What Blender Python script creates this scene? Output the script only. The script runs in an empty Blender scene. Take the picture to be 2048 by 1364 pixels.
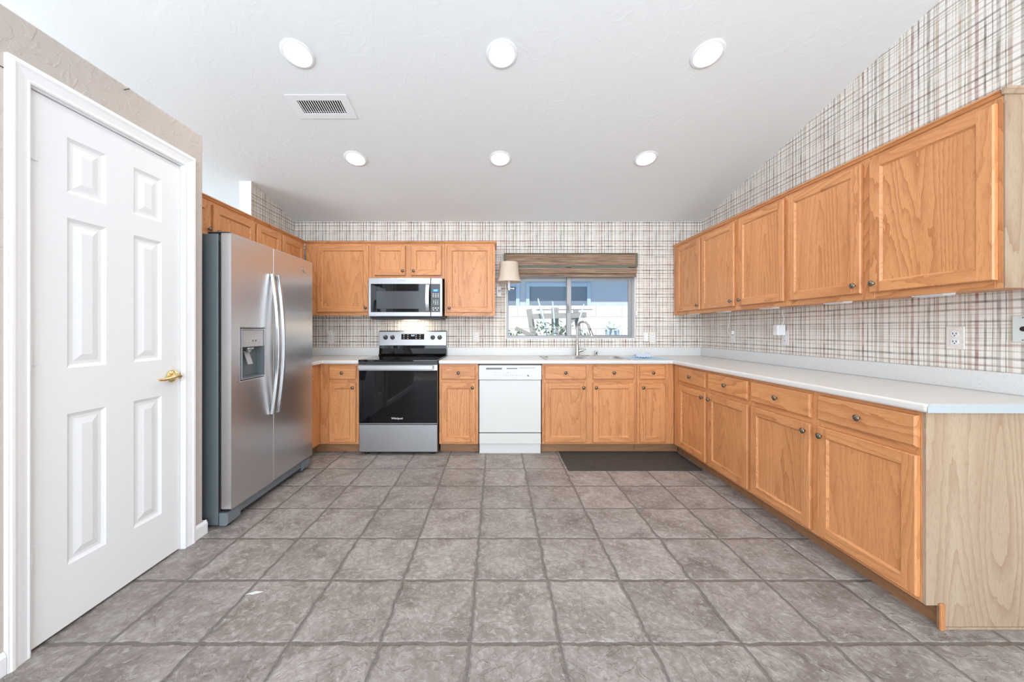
import bpy, bmesh, math, random
from mathutils import Vector, Matrix
random.seed(7)
S = bpy.context.scene
COL = S.collection
PI = math.pi

# ------------------------------------------------------------------ camera, world, lights, exposure
CAMZ = 1.195
cam = bpy.data.cameras.new('camera'); cam.sensor_width = 36; cam.lens = 717/2048*36
cam.shift_x = 32/2048; cam.shift_y = -22/2048; cam.clip_start = 0.02
co = bpy.data.objects.new('camera', cam); COL.objects.link(co)
co.location = (0, 0, CAMZ); co.rotation_euler = (PI/2, 0, 0); S.camera = co
S.view_settings.view_transform = 'Standard'; S.view_settings.look = 'None'
S.view_settings.gamma = 1; S.view_settings.use_curve_mapping = False
S.view_settings.exposure = 0.9

w = bpy.data.worlds.new('sky'); S.world = w; w.use_nodes = True
bg = w.node_tree.nodes['Background']
bg.inputs[0].default_value = (0.40, 0.66, 1.0, 1); bg.inputs[1].default_value = 1.0

def lamp(name, kind, loc, rot, energy, color=(1, 1, 1), **kw):
    l = bpy.data.lights.new(name, kind); l.energy = energy; l.color = color
    for k, v in kw.items(): setattr(l, k, v)
    o = bpy.data.objects.new(name, l); COL.objects.link(o); o.location = loc; o.rotation_euler = rot
    return o
lamp('sun', 'SUN', (0, -4, 8), (math.radians(28), 0, math.radians(-14)), 5.6, (1, 0.96, 0.9), angle=0.009)
# added fill lights set in invented unseen windows behind the camera and far left
for i, x in enumerate((-3.8, -1.3, 1.125)):
    lamp('fill_light_rear', 'AREA', (x, -3.22, 1.78), (math.radians(110), 0, 0), 82, (0.91, 0.965, 1.005), shape='RECTANGLE', size=2.2, size_y=3.1)
lamp('fill_light_left', 'AREA', (-6.36, 0.6, 1.6), (math.radians(105), 0, math.radians(-90)), 98, (0.90, 0.965, 1.01), shape='RECTANGLE', size=2.6, size_y=2.0)

# ------------------------------------------------------------------ helpers
class MB:
    def __init__(s): s.v = []; s.f = []; s.m = []; s.s = []
    def add(s, vs, fs, m=0, smooth=False):
        b = len(s.v); s.v += [tuple(v) for v in vs]
        for f in fs: s.f.append([b+i for i in f]); s.m.append(m); s.s.append(smooth)
        return s
    def frombm(s, bm, m=0, smooth=False):
        bm.verts.index_update()
        s.add([v.co.copy() for v in bm.verts], [[v.index for v in f.verts] for f in bm.faces], m, smooth); bm.free(); return s
    def box(s, x0, x1, y0, y1, z0, z1, m=0, bev=0, seg=1):
        bm = bmesh.new(); bmesh.ops.create_cube(bm, size=1)
        for v in bm.verts:
            v.co = ((x0+x1)/2+v.co.x*(x1-x0), (y0+y1)/2+v.co.y*(y1-y0), (z0+z1)/2+v.co.z*(z1-z0))
        if bev: bmesh.ops.bevel(bm, geom=list(bm.edges), offset=bev, segments=seg, affect='EDGES', profile=0.5)
        return s.frombm(bm, m)
    def lathe(s, prof, c=(0, 0, 0), ax='z', n=24, m=0, smooth=True, sx=1, cap=True):
        vs = []; fs = []
        for r, h in prof:
            for k in range(n):
                a = 2*PI*k/n; p, q = r*math.cos(a)*sx, r*math.sin(a)
                if ax == 'z': vs.append((c[0]+p, c[1]+q, c[2]+h))
                elif ax == 'y': vs.append((c[0]+p, c[1]+h, c[2]-q))
                else: vs.append((c[0]+h, c[1]+p, c[2]+q))
        for i in range(len(prof)-1):
            for k in range(n):
                k2 = (k+1) % n; fs.append([i*n+k, i*n+k2, (i+1)*n+k2, (i+1)*n+k])
        if cap and prof[0][0] > 1e-6: fs.append(list(range(n))[::-1])
        if cap and prof[-1][0] > 1e-6: fs.append([(len(prof)-1)*n+k for k in range(n)])
        return s.add(vs, fs, m, smooth)
    def tube(s, pts, r, n=10, m=0, smooth=True, flat=1.0):
        pts = [Vector(p) for p in pts]; rs = r if isinstance(r, (list, tuple)) else [r]*len(pts)
        vs = []; fs = []; prev = None
        for i, p in enumerate(pts):
            t = (pts[min(i+1, len(pts)-1)]-pts[max(i-1, 0)]).normalized()
            if prev is None:
                a = Vector((0, 0, 1)) if abs(t.z) < 0.9 else Vector((1, 0, 0)); u = t.cross(a).normalized()
            else: u = (prev-t*prev.dot(t)).normalized()
            prev = u; vv = t.cross(u)
            for k in range(n):
                a = 2*PI*k/n; vs.append(p+u*math.cos(a)*rs[i]+vv*math.sin(a)*rs[i]*flat)
        for i in range(len(pts)-1):
            for k in range(n):
                k2 = (k+1) % n; fs.append([i*n+k, i*n+k2, (i+1)*n+k2, (i+1)*n+k])
        fs.append(list(range(n))[::-1]); fs.append([(len(pts)-1)*n+k for k in range(n)])
        return s.add(vs, fs, m, smooth)
    def prism(s, poly, axis, a, b, m=0, smooth=False):
        # poly: 2-D points; axis x: (y,z), y: (x,z), z: (x,y)
        def P(p, t): return {'x': (t, p[0], p[1]), 'y': (p[0], t, p[1]), 'z': (p[0], p[1], t)}[axis]
        n = len(poly); vs = [P(p, a) for p in poly]+[P(p, b) for p in poly]
        fs = [list(range(n))[::-1], [n+k for k in range(n)]]+[[k, (k+1) % n, n+(k+1) % n, n+k] for k in range(n)]
        return s.add(vs, fs, m, smooth)
    def slab(s, outer, holes, fz0, fz1, m=0):
        # polygon with holes between two height functions
        bm = bmesh.new(); loops = [outer]+holes; edges = []; rings = []
        for lp in loops:
            vs = [bm.verts.new((p[0], p[1], 0)) for p in lp]; rings.append(vs)
            edges += [bm.edges.new((vs[i], vs[(i+1) % len(vs)])) for i in range(len(vs))]
        bmesh.ops.triangle_fill(bm, edges=edges, use_beauty=True, use_dissolve=False)
        bm.verts.index_update(); n = len(bm.verts)
        base = [(v.co.x, v.co.y) for v in bm.verts]
        vs = [(x, y, fz0(x, y)) for x, y in base]+[(x, y, fz1(x, y)) for x, y in base]; fs = []
        for f in bm.faces:
            idx = [v.index for v in f.verts]
            if f.normal.z < 0: idx = idx[::-1]
            fs.append([n+i for i in idx]); fs.append(idx[::-1])
        for r in rings:
            for i in range(len(r)):
                a, b = r[i].index, r[(i+1) % len(r)].index; fs.append([a, b, n+b, n+a])
        bm.free(); return s.add(vs, fs, m)
    def build(s, name, mats, parent=None, loc=None, bevel=0, seg=2):
        me = bpy.data.meshes.new(name); me.from_pydata(s.v, [], s.f)
        if not isinstance(mats, (list, tuple)): mats = [mats]
        for mm in mats: me.materials.append(mm)
        me.polygons.foreach_set('material_index', s.m); me.polygons.foreach_set('use_smooth', s.s)
        bm = bmesh.new(); bm.from_mesh(me); bmesh.ops.remove_doubles(bm, verts=bm.verts, dist=1e-5)
        bmesh.ops.recalc_face_normals(bm, faces=bm.faces)
        for e in bm.edges:
            if len(e.link_faces) == 2 and e.calc_face_angle(0) > math.radians(38): e.smooth = False
        bm.to_mesh(me); bm.free()
        o = bpy.data.objects.new(name, me); COL.objects.link(o)
        if parent: o.parent = parent
        if loc: o.location = loc
        if bevel:
            md = o.modifiers.new('edge', 'BEVEL'); md.width = bevel; md.segments = seg; md.limit_method = 'ANGLE'; md.angle_limit = math.radians(40)
        return o

def tag(o, label=None, cat=None, group=None, kind=None):
    if label: o['label'] = label
    if cat: o['category'] = cat
    if group: o['group'] = group
    if kind: o['kind'] = kind
    return o
def thing(name, label, cat, loc=(0, 0, 0), rz=0, group=None):
    o = bpy.data.objects.new(name, None); COL.objects.link(o); o.empty_display_size = 0.1
    o.location = loc; o.rotation_euler = (0, 0, rz); return tag(o, label, cat, group)
def copy_tree(o, parent=None):
    c = o.copy(); COL.objects.link(c)
    if parent is not None: c.parent = parent
    for ch in list(o.children): copy_tree(ch, c)
    return c
def text(name, body, size, mat, parent, loc, rot=(PI/2, 0, 0), ext=0.0004, align='CENTER', sx=1):
    cu = bpy.data.curves.new(name, 'FONT'); cu.body = body; cu.size = size; cu.extrude = ext
    cu.align_x = align; cu.align_y = 'CENTER'; cu.materials.append(mat)
    tmp = bpy.data.objects.new('lettering_curve', cu); COL.objects.link(tmp)
    dg = bpy.context.evaluated_depsgraph_get(); me = bpy.data.meshes.new_from_object(tmp.evaluated_get(dg), depsgraph=dg)
    for v in me.vertices: v.co.x *= sx
    bpy.data.objects.remove(tmp); me.name = name
    if not me.materials: me.materials.append(mat)
    o = bpy.data.objects.new(name, me); COL.objects.link(o); o.parent = parent; o.location = loc; o.rotation_euler = rot
    return o

# ------------------------------------------------------------------ materials
class G:
    def __init__(s, name):
        s.m = bpy.data.materials.new(name); s.m.use_nodes = True; s.t = s.m.node_tree; s.t.nodes.clear()
        s.out = s.t.nodes.new('ShaderNodeOutputMaterial')
    def n(s, typ, ins=None, **props):
        nd = s.t.nodes.new(typ)
        for k, v in props.items(): setattr(nd, k, v)
        for k, v in (ins or {}).items(): s.set(nd.inputs[k], v)
        return nd
    def set(s, sock, v):
        if isinstance(v, bpy.types.NodeSocket): s.t.links.new(v, sock)
        elif isinstance(v, (tuple, list)) and len(v) == 3 and sock.type == 'RGBA': sock.default_value = (*v, 1)
        else: sock.default_value = v
    def math(s, op, a, b=0.0, c=0.0, clamp=False):
        nd = s.n('ShaderNodeMath', {0: a, 1: b, 2: c}, operation=op, use_clamp=clamp); return nd.outputs[0]
    def vmath(s, op, a, b=(0, 0, 0)):
        nd = s.n('ShaderNodeVectorMath', {0: a, 1: b}, operation=op); return nd.outputs[0]
    def vscale(s, a, f):
        nd = s.n('ShaderNodeVectorMath', {0: a, 3: f}, operation='SCALE'); return nd.outputs[0]
    def noise(s, vec, scale=1, detail=2, rough=0.5, dist=0.0, dim='3D', w=None):
        ins = {'Scale': scale, 'Detail': detail, 'Roughness': rough, 'Distortion': dist}
        nd = s.n('ShaderNodeTexNoise', None, noise_dimensions=dim)
        for k, v in ins.items(): s.set(nd.inputs[k], v)
        if vec is not None and dim != '1D': s.set(nd.inputs['Vector'], vec)
        if w is not None: s.set(nd.inputs['W'], w)
        return nd.outputs[0]
    def ramp(s, fac, stops, interp='LINEAR'):
        nd = s.n('ShaderNodeValToRGB', {0: fac}); r = nd.color_ramp; r.interpolation = interp
        while len(r.elements) < len(stops): r.elements.new(0.5)
        for e, (p, c) in zip(r.elements, stops): e.position = p; e.color = (*c, 1) if len(c) == 3 else c
        return nd.outputs[0]
    def maprange(s, v, a, b, c=0.0, d=1.0, smooth=False):
        nd = s.n('ShaderNodeMapRange', {0: v, 1: a, 2: b, 3: c, 4: d}, interpolation_type='SMOOTHSTEP' if smooth else 'LINEAR'); return nd.outputs[0]
    def mix(s, f, a, b, mode='MIX'):
        nd = s.n('ShaderNodeMix', None, data_type='RGBA', blend_type=mode); s.set(nd.inputs[0], f); s.set(nd.inputs[6], a); s.set(nd.inputs[7], b); return nd.outputs[2]
    def coords(s, kind='Object'): return s.n('ShaderNodeTexCoord').outputs[kind]
    def sep(s, v): return s.n('ShaderNodeSeparateXYZ', {0: v}).outputs
    def comb(s, x, y, z): return s.n('ShaderNodeCombineXYZ', {0: x, 1: y, 2: z}).outputs[0]
    def bump(s, h, strength=0.3, dist=0.01): return s.n('ShaderNodeBump', {'Height': h, 'Strength': strength, 'Distance': dist}).outputs[0]
    def bsdf(s, **k):
        nd = s.n('ShaderNodeBsdfPrincipled')
        for a, v in k.items(): s.set(nd.inputs[a.replace('_', ' ')], v)
        s.t.links.new(nd.outputs[0], s.out.inputs[0]); return s.m

def simple(name, col, rough=0.5, metal=0.0, var=0.03, scale=30, bump=0.0, **k):
    g = G(name); n = g.noise(g.coords(), scale, 3)
    c = g.mix(n, tuple(x*(1-var) for x in col), tuple(min(1, x*(1+var)) for x in col))
    ex = dict(k)
    if bump: ex['Normal'] = g.bump(n, bump, 0.004)
    return g.bsdf(Base_Color=c, Roughness=rough, Metallic=metal, **ex)

def oak(name, grain, light, dark, rough=0.38, ring=1.0, pale=False):
    g = G(name); co = g.coords(); rnd = g.n('ShaderNodeObjectInfo').outputs['Random']
    off = g.n('ShaderNodeVectorMath', {0: (17.3, 5.1, 31.7), 3: rnd}, operation='SCALE').outputs[0]
    p = g.vmath('ADD', co, off)
    long = {'x': (0.11, 1, 1), 'z': (1, 1, 0.11)}[grain]
    q = g.vmath('MULTIPLY', p, long)
    n1 = g.noise(q, 3.6, 1.5, 0.45, 0.25)
    jag = g.math('MULTIPLY', g.math('SUBTRACT', g.noise(g.vmath('MULTIPLY', p, {'x': (9, 40, 40), 'z': (40, 40, 9)}[grain]), 1.0, 2), 0.5), 0.035)
    fr = g.math('FRACT', g.math('MULTIPLY', g.math('ADD', n1, jag), 27.0*ring))
    line = g.math('POWER', fr, 2.6)
    n2 = g.noise(g.vmath('MULTIPLY', q, (1, 1, 1)), 260, 2, 0.6)
    pore = g.maprange(n2, 0.5, 0.72)
    n3 = g.noise(q, 9, 3, 0.6)
    tone = g.maprange(n3, 0.25, 0.75, 0.0, 1.0)
    mid = tuple((a*0.6+b*0.4) for a, b in zip(light, dark))
    c = g.mix(tone, light, mid)
    c = g.mix(g.math('MULTIPLY', line, g.maprange(g.noise(q, 3.0, 1), 0.35, 0.65, 0.4, 0.9)), c, dark)
    c = g.mix(g.math('MULTIPLY', pore, 0.38), c, tuple(x*0.75 for x in dark))
    c = g.mix(g.math('MULTIPLY', g.maprange(rnd, 0, 1, -0.5, 0.5), 0.0), c, light)
    v = g.maprange(rnd, 0, 1, 0.93, 1.06)
    c = g.n('ShaderNodeHueSaturation', {'Value': v, 'Color': c}).outputs[0]
    h = g.math('ADD', g.math('MULTIPLY', line, -0.5), g.math('MULTIPLY', pore, -0.5))
    return g.bsdf(Base_Color=c, Roughness=rough, Normal=g.bump(h, 0.12, 0.002), Specular_IOR_Level=0.45)
OL, OD = (0.70, 0.325, 0.135), (0.42, 0.150, 0.049)
OAKZ = oak('oak_upright_grain', 'z', OL, OD)
OAKX = oak('oak_level_grain', 'x', OL, OD, ring=0.8)
PALE = oak('pale_oak_laminate', 'z', (0.455, 0.345, 0.238), (0.31, 0.185, 0.115), rough=0.45, ring=0.8)
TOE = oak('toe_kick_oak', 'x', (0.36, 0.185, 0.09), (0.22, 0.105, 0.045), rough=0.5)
WOODS = [OAKZ, OAKX]

def wallpaper(name, axis, anchor, zanchor, vs=0.92, hs=0.92):
    g = G(name); c = g.sep(g.coords()); u = c[{'x': 0, 'y': 1}[axis]]; z = c[2]; T = 0.2704
    black, burg, tan, gray = (0.16, 0.13, 0.115), (0.39, 0.22, 0.20), (0.60, 0.49, 0.40), (0.34, 0.305, 0.28)
    W = (1, 1, 1)
    def stops(lst):
        out = [(0.0, W)]
        for p, wd, col in lst: out += [(p-wd/2, col), (p+wd/2, W)]
        return out
    vert = [(0.04, 0.035, gray), (0.137, 0.012, tan), (0.181, 0.01, burg), (0.245, 0.045, tan), (0.318, 0.012, black), (0.378, 0.06, tan),
            (0.477, 0.05, burg), (0.588, 0.03, black), (0.684, 0.022, gray), (0.758, 0.055, gray), (0.85, 0.014, black), (0.9, 0.055, tan)]
    hor = [(0.05, 0.04, black), (0.18, 0.035, burg), (0.27, 0.015, tan), (0.4, 0.035, gray), (0.46, 0.012, gray), (0.52, 0.03, tan),
           (0.60, 0.01, gray), (0.70, 0.012, tan), (0.82, 0.04, burg), (0.92, 0.02, tan)]
    sg = 1.0 if axis == 'x' else -1.0
    wob = g.math('MULTIPLY', g.math('SUBTRACT', g.noise(g.comb(u, 0.0, z), 5, 2), 0.5), 0.006)
    uu = g.math('ADD', g.math('MULTIPLY', g.math('SUBTRACT', u, anchor), sg), wob)
    zz = g.math('ADD', g.math('SUBTRACT', zanchor, z), wob)
    fu = g.math('FRACT', g.math('DIVIDE', uu, T)); fz = g.math('FRACT', g.math('DIVIDE', zz, T))
    cv = g.ramp(fu, stops(vert), 'CONSTANT'); ch = g.ramp(fz, stops(hor), 'CONSTANT')
    # brush-like fading along each stripe
    nv = g.noise(g.comb(g.math('MULTIPLY', g.math('FLOOR', g.math('MULTIPLY', fu, 13.0)), 3.7), 0.0, g.math('MULTIPLY', z, 9.0)), 1.0, 3, 0.6)
    nh = g.noise(g.comb(g.math('MULTIPLY', u, 9.0), 4.0, g.math('MULTIPLY', g.math('FLOOR', g.math('MULTIPLY', fz, 11.0)), 3.1)), 1.0, 3, 0.6)
    cv = g.mix(g.maprange(nv, 0.3, 0.66, 0.28, 1.0), W, cv); ch = g.mix(g.maprange(nh, 0.3, 0.66, 0.28, 1.0), W, ch)
    fv = g.maprange(g.noise(g.comb(g.math('MULTIPLY', u, 130.0), 0.0, g.math('MULTIPLY', z, 3.0)), 1.0, 2), 0.54, 0.72, 0.0, 0.42)
    fh = g.maprange(g.noise(g.comb(g.math('MULTIPLY', u, 3.0), 7.0, g.math('MULTIPLY', z, 150.0)), 1.0, 2), 0.54, 0.72, 0.0, 0.42)
    base = g.mix(g.noise(g.comb(u, 1.0, z), 6, 2), (0.80, 0.77, 0.72), (0.85, 0.82, 0.765))
    col = g.mix(fv, base, (0.48, 0.38, 0.30)); col = g.mix(fh, col, (0.46, 0.37, 0.30))
    col = g.mix(vs, col, cv, 'MULTIPLY'); col = g.mix(hs, col, ch, 'MULTIPLY')
    return g.bsdf(Base_Color=col, Roughness=0.75, Specular_IOR_Level=0.2)
PAPER_B = wallpaper('plaid_wallpaper_along_x', 'x', 1.771-0.588*0.2704, 1.345)
PAPER_S = wallpaper('plaid_wallpaper_along_y', 'y', 1.873, 1.345, 0.82, 0.70)

def plaster(name, col, scale=22, strength=0.25):
    g = G(name); co = g.coords(); n = g.noise(co, scale, 3, 0.5, 1.2); h = g.maprange(n, 0.5, 0.62, 0, 1, True)
    return g.bsdf(Base_Color=g.mix(g.noise(co, 2, 2), tuple(x*0.985 for x in col), col), Roughness=0.85, Normal=g.bump(h, strength, 0.004), Specular_IOR_Level=0.2)
CEIL = plaster('white_ceiling_texture', (0.785, 0.80, 0.80), 9, 0.10)
TAUPE = plaster('taupe_wall_texture', (0.53, 0.47, 0.425), 16, 0.3)
WHITEWALL = plaster('white_wall_texture', (0.80, 0.795, 0.78), 16, 0.2)
DOORWHITE = simple('white_door_paint', (0.83, 0.84, 0.85), 0.35, var=0.006)
TRIM = simple('white_trim_paint', (0.86, 0.865, 0.875), 0.3, var=0.006)

def floor_mat():
    g = G('stone_look_floor_tile'); c = g.sep(g.coords()); x, y = c[0], c[1]; T = 0.3450
    n0 = g.noise(g.comb(x, y, 0.0), 11, 3, 0.6); n1 = g.noise(g.comb(x, y, 5.0), 11, 3, 0.6)
    xx = g.math('ADD', x, g.math('MULTIPLY', g.math('SUBTRACT', n0, 0.5), 0.030))
    yy = g.math('ADD', y, g.math('MULTIPLY', g.math('SUBTRACT', n1, 0.5), 0.030))
    def cell(v, o):
        q = g.math('DIVIDE', g.math('SUBTRACT', v, o), T); f = g.math('FRACT', q)
        return g.math('FLOOR', q), g.math('MULTIPLY', g.math('MINIMUM', f, g.math('SUBTRACT', 1.0, f)), T)
    ix, dx = cell(xx, -0.098); iy, dy = cell(yy, 1.3675)
    d = g.math('MINIMUM', dx, dy)
    tile = g.maprange(d, 0.0035, 0.0065, 0, 1, True)
    edge = g.maprange(d, 0.004, 0.013, 0, 1, True)
    rnd = g.n('ShaderNodeTexWhiteNoise', {'Vector': g.comb(ix, iy, 0.0)}, noise_dimensions='3D').outputs
    off = g.vscale(rnd[1], 40.0)
    p = g.vmath('ADD', g.comb(x, y, 0.0), off)
    a = g.noise(p, 5.5, 5, 0.62, 0.6); b = g.noise(p, 40, 5, 0.72, 0.45)
    big = g.maprange(a, 0.28, 0.72)
    col = g.ramp(big, [(0.0, (0.165, 0.137, 0.120)), (0.45, (0.280, 0.244, 0.222)), (1.0, (0.40, 0.36, 0.335))])
    col = g.mix(g.maprange(b, 0.50, 0.68, 0, 0.7), col, (0.50, 0.465, 0.44))
    col = g.mix(g.maprange(b, 0.48, 0.32, 0, 0.6), col, (0.2, 0.17, 0.15))
    col = g.n('ShaderNodeHueSaturation', {'Value': g.maprange(rnd[0], 0, 1, 0.9, 1.08), 'Color': col}).outputs[0]
    col = g.mix(tile, (0.165, 0.147, 0.134), col)
    slate = g.maprange(g.noise(p, 7, 4, 0.6, 2.0), 0.47, 0.52, 0, 1, True)
    h = g.math('ADD', g.math('MULTIPLY', edge, 1.6), g.math('ADD', g.math('MULTIPLY', slate, 0.5), g.math('MULTIPLY', b, 0.7)))
    return g.bsdf(Base_Color=col, Roughness=g.maprange(b, 0.3, 0.7, 0.42, 0.6), Normal=g.bump(h, 0.7, 0.005), Specular_IOR_Level=0.4)
FLOOR = floor_mat()

def steel(name, col=(0.60, 0.60, 0.61), rough=0.27, along='x', k=1.0):
    g = G(name); co = g.coords(); s = (1.5, 60, 260) if along == 'x' else (260, 60, 1.5)
    n = g.noise(g.vmath('MULTIPLY', co, s), 1.0, 3, 0.6)
    big = g.noise(co, 2.2, 2)
    c = g.mix(n, tuple(x*0.97 for x in col), tuple(min(1, x*1.03) for x in col))
    return g.bsdf(Base_Color=c, Metallic=1.0, Roughness=g.math('ADD', g.maprange(n, 0.3, 0.7, rough*0.97, rough*1.03), g.math('MULTIPLY', big, 0.04)), Anisotropic=0.35*k)
STEEL = steel('brushed_steel', (0.41, 0.41, 0.415), 0.38, k=0); STEELF = steel('brushed_fridge_steel', (0.68, 0.685, 0.70), 0.3)
SATIN = simple('satin_metal_handle', (0.55, 0.56, 0.57), 0.34, 0.9, var=0.02)
CHROME = simple('chrome', (0.72, 0.73, 0.75), 0.12, 1.0, var=0.01)
NICKEL = simple('brushed_nickel', (0.55, 0.54, 0.52), 0.25, 1.0, var=0.03)
BRONZE = simple('antique_bronze', (0.20, 0.165, 0.13), 0.33, 0.9, var=0.35, scale=300)
BRASS = simple('polished_brass', (0.85, 0.66, 0.33), 0.16, 1.0, var=0.03)
BLACKG = simple('black_glass', (0.004, 0.004, 0.005), 0.04, var=0.0, Specular_IOR_Level=0.32)
BLACK = simple('black_plastic', (0.014, 0.014, 0.015), 0.35, var=0.1)
VENTSHADE = simple('painted_vent_shade', (0.02, 0.018, 0.016), 0.8, var=0.1)  # near-black colour standing in for shade inside the ceiling vent
FRSIDE = simple('slate_grey_enamel', (0.118, 0.142, 0.154), 0.42, var=0.03)
FRGRILL = simple('grey_blue_plastic', (0.165, 0.19, 0.21), 0.45, var=0.03)
DISP = simple('dispenser_grey_plastic', (0.12, 0.145, 0.157), 0.35, var=0.03)
PANELG = simple('control_panel_silver', (0.46, 0.45, 0.45), 0.4, 0.3, var=0.02)
WHITEP = simple('white_appliance_enamel', (0.665, 0.66, 0.635), 0.3, var=0.005)
WHITEB = simple('white_plastic', (0.82, 0.83, 0.84), 0.35, var=0.01)
ALMOND = simple('almond_plastic', (0.76, 0.72, 0.65), 0.4, var=0.01)
GREYINK = simple('grey_print', (0.3, 0.3, 0.3), 0.5)
WHITEINK = simple('white_print', (0.85, 0.85, 0.86), 0.5)
RUBBER = simple('dark_rubber_mat', (0.052, 0.047, 0.042), 0.75, var=0.35, scale=14, bump=0.15)
FRAMEAL = simple('grey_aluminium_frame', (0.34, 0.335, 0.33), 0.4, 0.25, var=0.02)
def counter_mat(name, a, b, rough=0.32):
    g = G(name); co = g.coords(); n = g.noise(co, 420, 2, 0.6); n2 = g.noise(co, 160, 2, 0.5)
    c = g.mix(g.maprange(n, 0.45, 0.7), a, b); c = g.mix(g.maprange(n2, 0.62, 0.75, 0, 0.35), c, tuple(x*0.7 for x in b))
    return g.bsdf(Base_Color=c, Roughness=rough)
COUNTER = counter_mat('speckled_white_laminate', (0.72, 0.70, 0.67), (0.60, 0.58, 0.55))
SPLASH = counter_mat('speckled_backsplash_laminate', (0.73, 0.73, 0.72), (0.60, 0.595, 0.58), 0.4)
def emit(name, col, st):
    g = G(name); e = g.n('ShaderNodeEmission', {0: (*col, 1), 1: st}); g.t.links.new(e.outputs[0], g.out.inputs[0]); return g.m
BULB = emit('lit_bulb', (1.0, 0.98, 0.95), 2.6)
BLUELED = emit('blue_display', (0.08, 0.35, 0.9), 0.6)
BLUELIT = emit('display_digits', (0.5, 0.8, 1.0), 1.6)

# ------------------------------------------------------------------ the setting
XL, XR, YB = -2.293, 2.338, 4.07        # left stub wall, right wall, back wall
CS = 0.2305
def ceil_z(y): return 2.427+CS*(YB-y)
FRONT, FARL = -3.3, -6.5
m = MB().box(FARL, XR+0.15, FRONT, YB+0.15, -0.12, 0, 0); tag(m.build('floor', FLOOR), kind='structure')
# ceiling with openings for the six can lights
LIGHTS = [(x, y) for y in (2.17, 3.062) for x in (-1.2, 0.035, 1.28)]
RH = 0.078
holes = [[(x+RH*math.cos(2*PI*k/32), y+RH*math.sin(2*PI*k/32)*0.974) for k in range(32)] for x, y in LIGHTS]
VX0, VX1, VY0, VY1 = -1.385, -1.08, 2.490, 2.598
holes.append([(VX0, VY0), (VX1, VY0), (VX1, VY1), (VX0, VY1)])
m = MB().slab([(FARL-0.1, FRONT-0.1), (XR+0.12, FRONT-0.1), (XR+0.12, YB+0.14), (FARL-0.1, YB+0.14)], holes, lambda x, y: ceil_z(y), lambda x, y: ceil_z(y)+0.012)
m.slab([(FARL-0.1, FRONT-0.1), (XR+0.12, FRONT-0.1), (XR+0.12, YB+0.14), (FARL-0.1, YB+0.14)], [], lambda x, y: ceil_z(y)+0.13, lambda x, y: ceil_z(y)+0.15)
tag(m.build('ceiling', CEIL), kind='structure')

def ywall(m, x0, x1, y0, y1, z0, top, mi=0):
    a, b = (top(y0), top(y1)) if callable(top) else (top, top)
    vs = [(x, y, z) for x in (x0, x1) for y, zz in ((y0, a), (y1, b)) for z in (z0, zz)]
    m.add(vs, [[0, 1, 3, 2], [4, 6, 7, 5], [0, 4, 5, 1], [2, 3, 7, 6], [1, 5, 7, 3], [0, 2, 6, 4]], mi)
WX0, WX1, WZ0, WZ1 = 0.108, 1.584, 1.093, 1.99     # window opening
m = MB()
top = lambda y: ceil_z(y)+0.02
ywall(m, XL-0.2, WX0, YB, YB+0.14, 0, top); ywall(m, WX1, XR+0.12, YB, YB+0.14, 0, top)
ywall(m, WX0, WX1, YB, YB+0.14, 0, WZ0); ywall(m, WX0, WX1, YB, YB+0.14, WZ1, top)
tag(m.build('wall_back', PAPER_B), kind='structure')
m = MB(); ywall(m, XR, XR+0.12, FRONT, YB, 0, top); tag(m.build('wall_right', PAPER_S), kind='structure')
m = MB()
ywall(m, XL-0.002, XL, 3.364, YB, 0, top, 0); ywall(m, XL-0.115, XL-0.002, 3.362, YB, 0, top, 1); ywall(m, XL-0.115, XL, 2.11, 3.361, 0, 2.06, 1)
tag(m.build('wall_left', [PAPER_S, WHITEWALL]), kind='structure')
m = MB(); ywall(m, FARL, XL-0.2, YB, YB+0.14, 0, top); tag(m.build('wall_back', WHITEWALL), kind='structure')

# pantry closet with the door (its own low lid below the sloped ceiling)
PX, PY1, PTOP = -1.71, 2.0995, 2.325
DY0, DY1, DTOP = 1.317, 1.951, 2.088
m = MB(); e = 0.016
m.prism([(PX, 0)] and [(-2.95, -0.6), (PX, -0.6), (PX, DY0-0.02), (PX-0.11, DY0-0.02), (PX-0.11, -0.5), (-2.84, -0.5), (-2.84, PY1-0.11), (PX-0.11, PY1-0.11), (PX-0.11, DY1+0.02), (PX, DY1+0.02), (PX, PY1-e), (PX-e*0.3, PY1-e*0.3), (PX-e, PY1), (-2.95, PY1)], 'z', 0, DTOP+0.02)
m.prism([(-2.95, -0.6), (PX, -0.6), (PX, PY1-e), (PX-e*0.3, PY1-e*0.3), (PX-e, PY1), (-2.95, PY1)], 'z', DTOP+0.02, PTOP)
tag(m.build('wall_pantry', TAUPE, bevel=0.012, seg=3), kind='structure')

# rear and far left walls with window openings added for the fill lights
m = MB()
WINS = ((-4.95, -2.65), (-2.45, -0.15), (0.0, 2.25))
xs = [(FARL, -4.95), (-2.65, -2.45), (-0.15, 0.0), (2.25, XR)]
for a, b in xs: ywall(m, a, b, FRONT-0.12, FRONT, 0, lambda y: ceil_z(FRONT))
for a, b in WINS:
    ywall(m, a, b, FRONT-0.12, FRONT, 0, 0.2); ywall(m, a, b, FRONT-0.12, FRONT, 3.4, lambda y: ceil_z(FRONT))
tag(m.build('wall_rear', TAUPE), kind='structure')
m = MB()
ywall(m, FARL-0.1, FARL, FRONT, -0.7, 0, top); ywall(m, FARL-0.1, FARL, 1.9, YB, 0, top); ywall(m, FARL-0.1, FARL, -0.7, 1.9, 0, 0.6); ywall(m, FARL-0.1, FARL, -0.7, 1.9, 2.6, top)
tag(m.build('wall_side', WHITEWALL), kind='structure')
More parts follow.
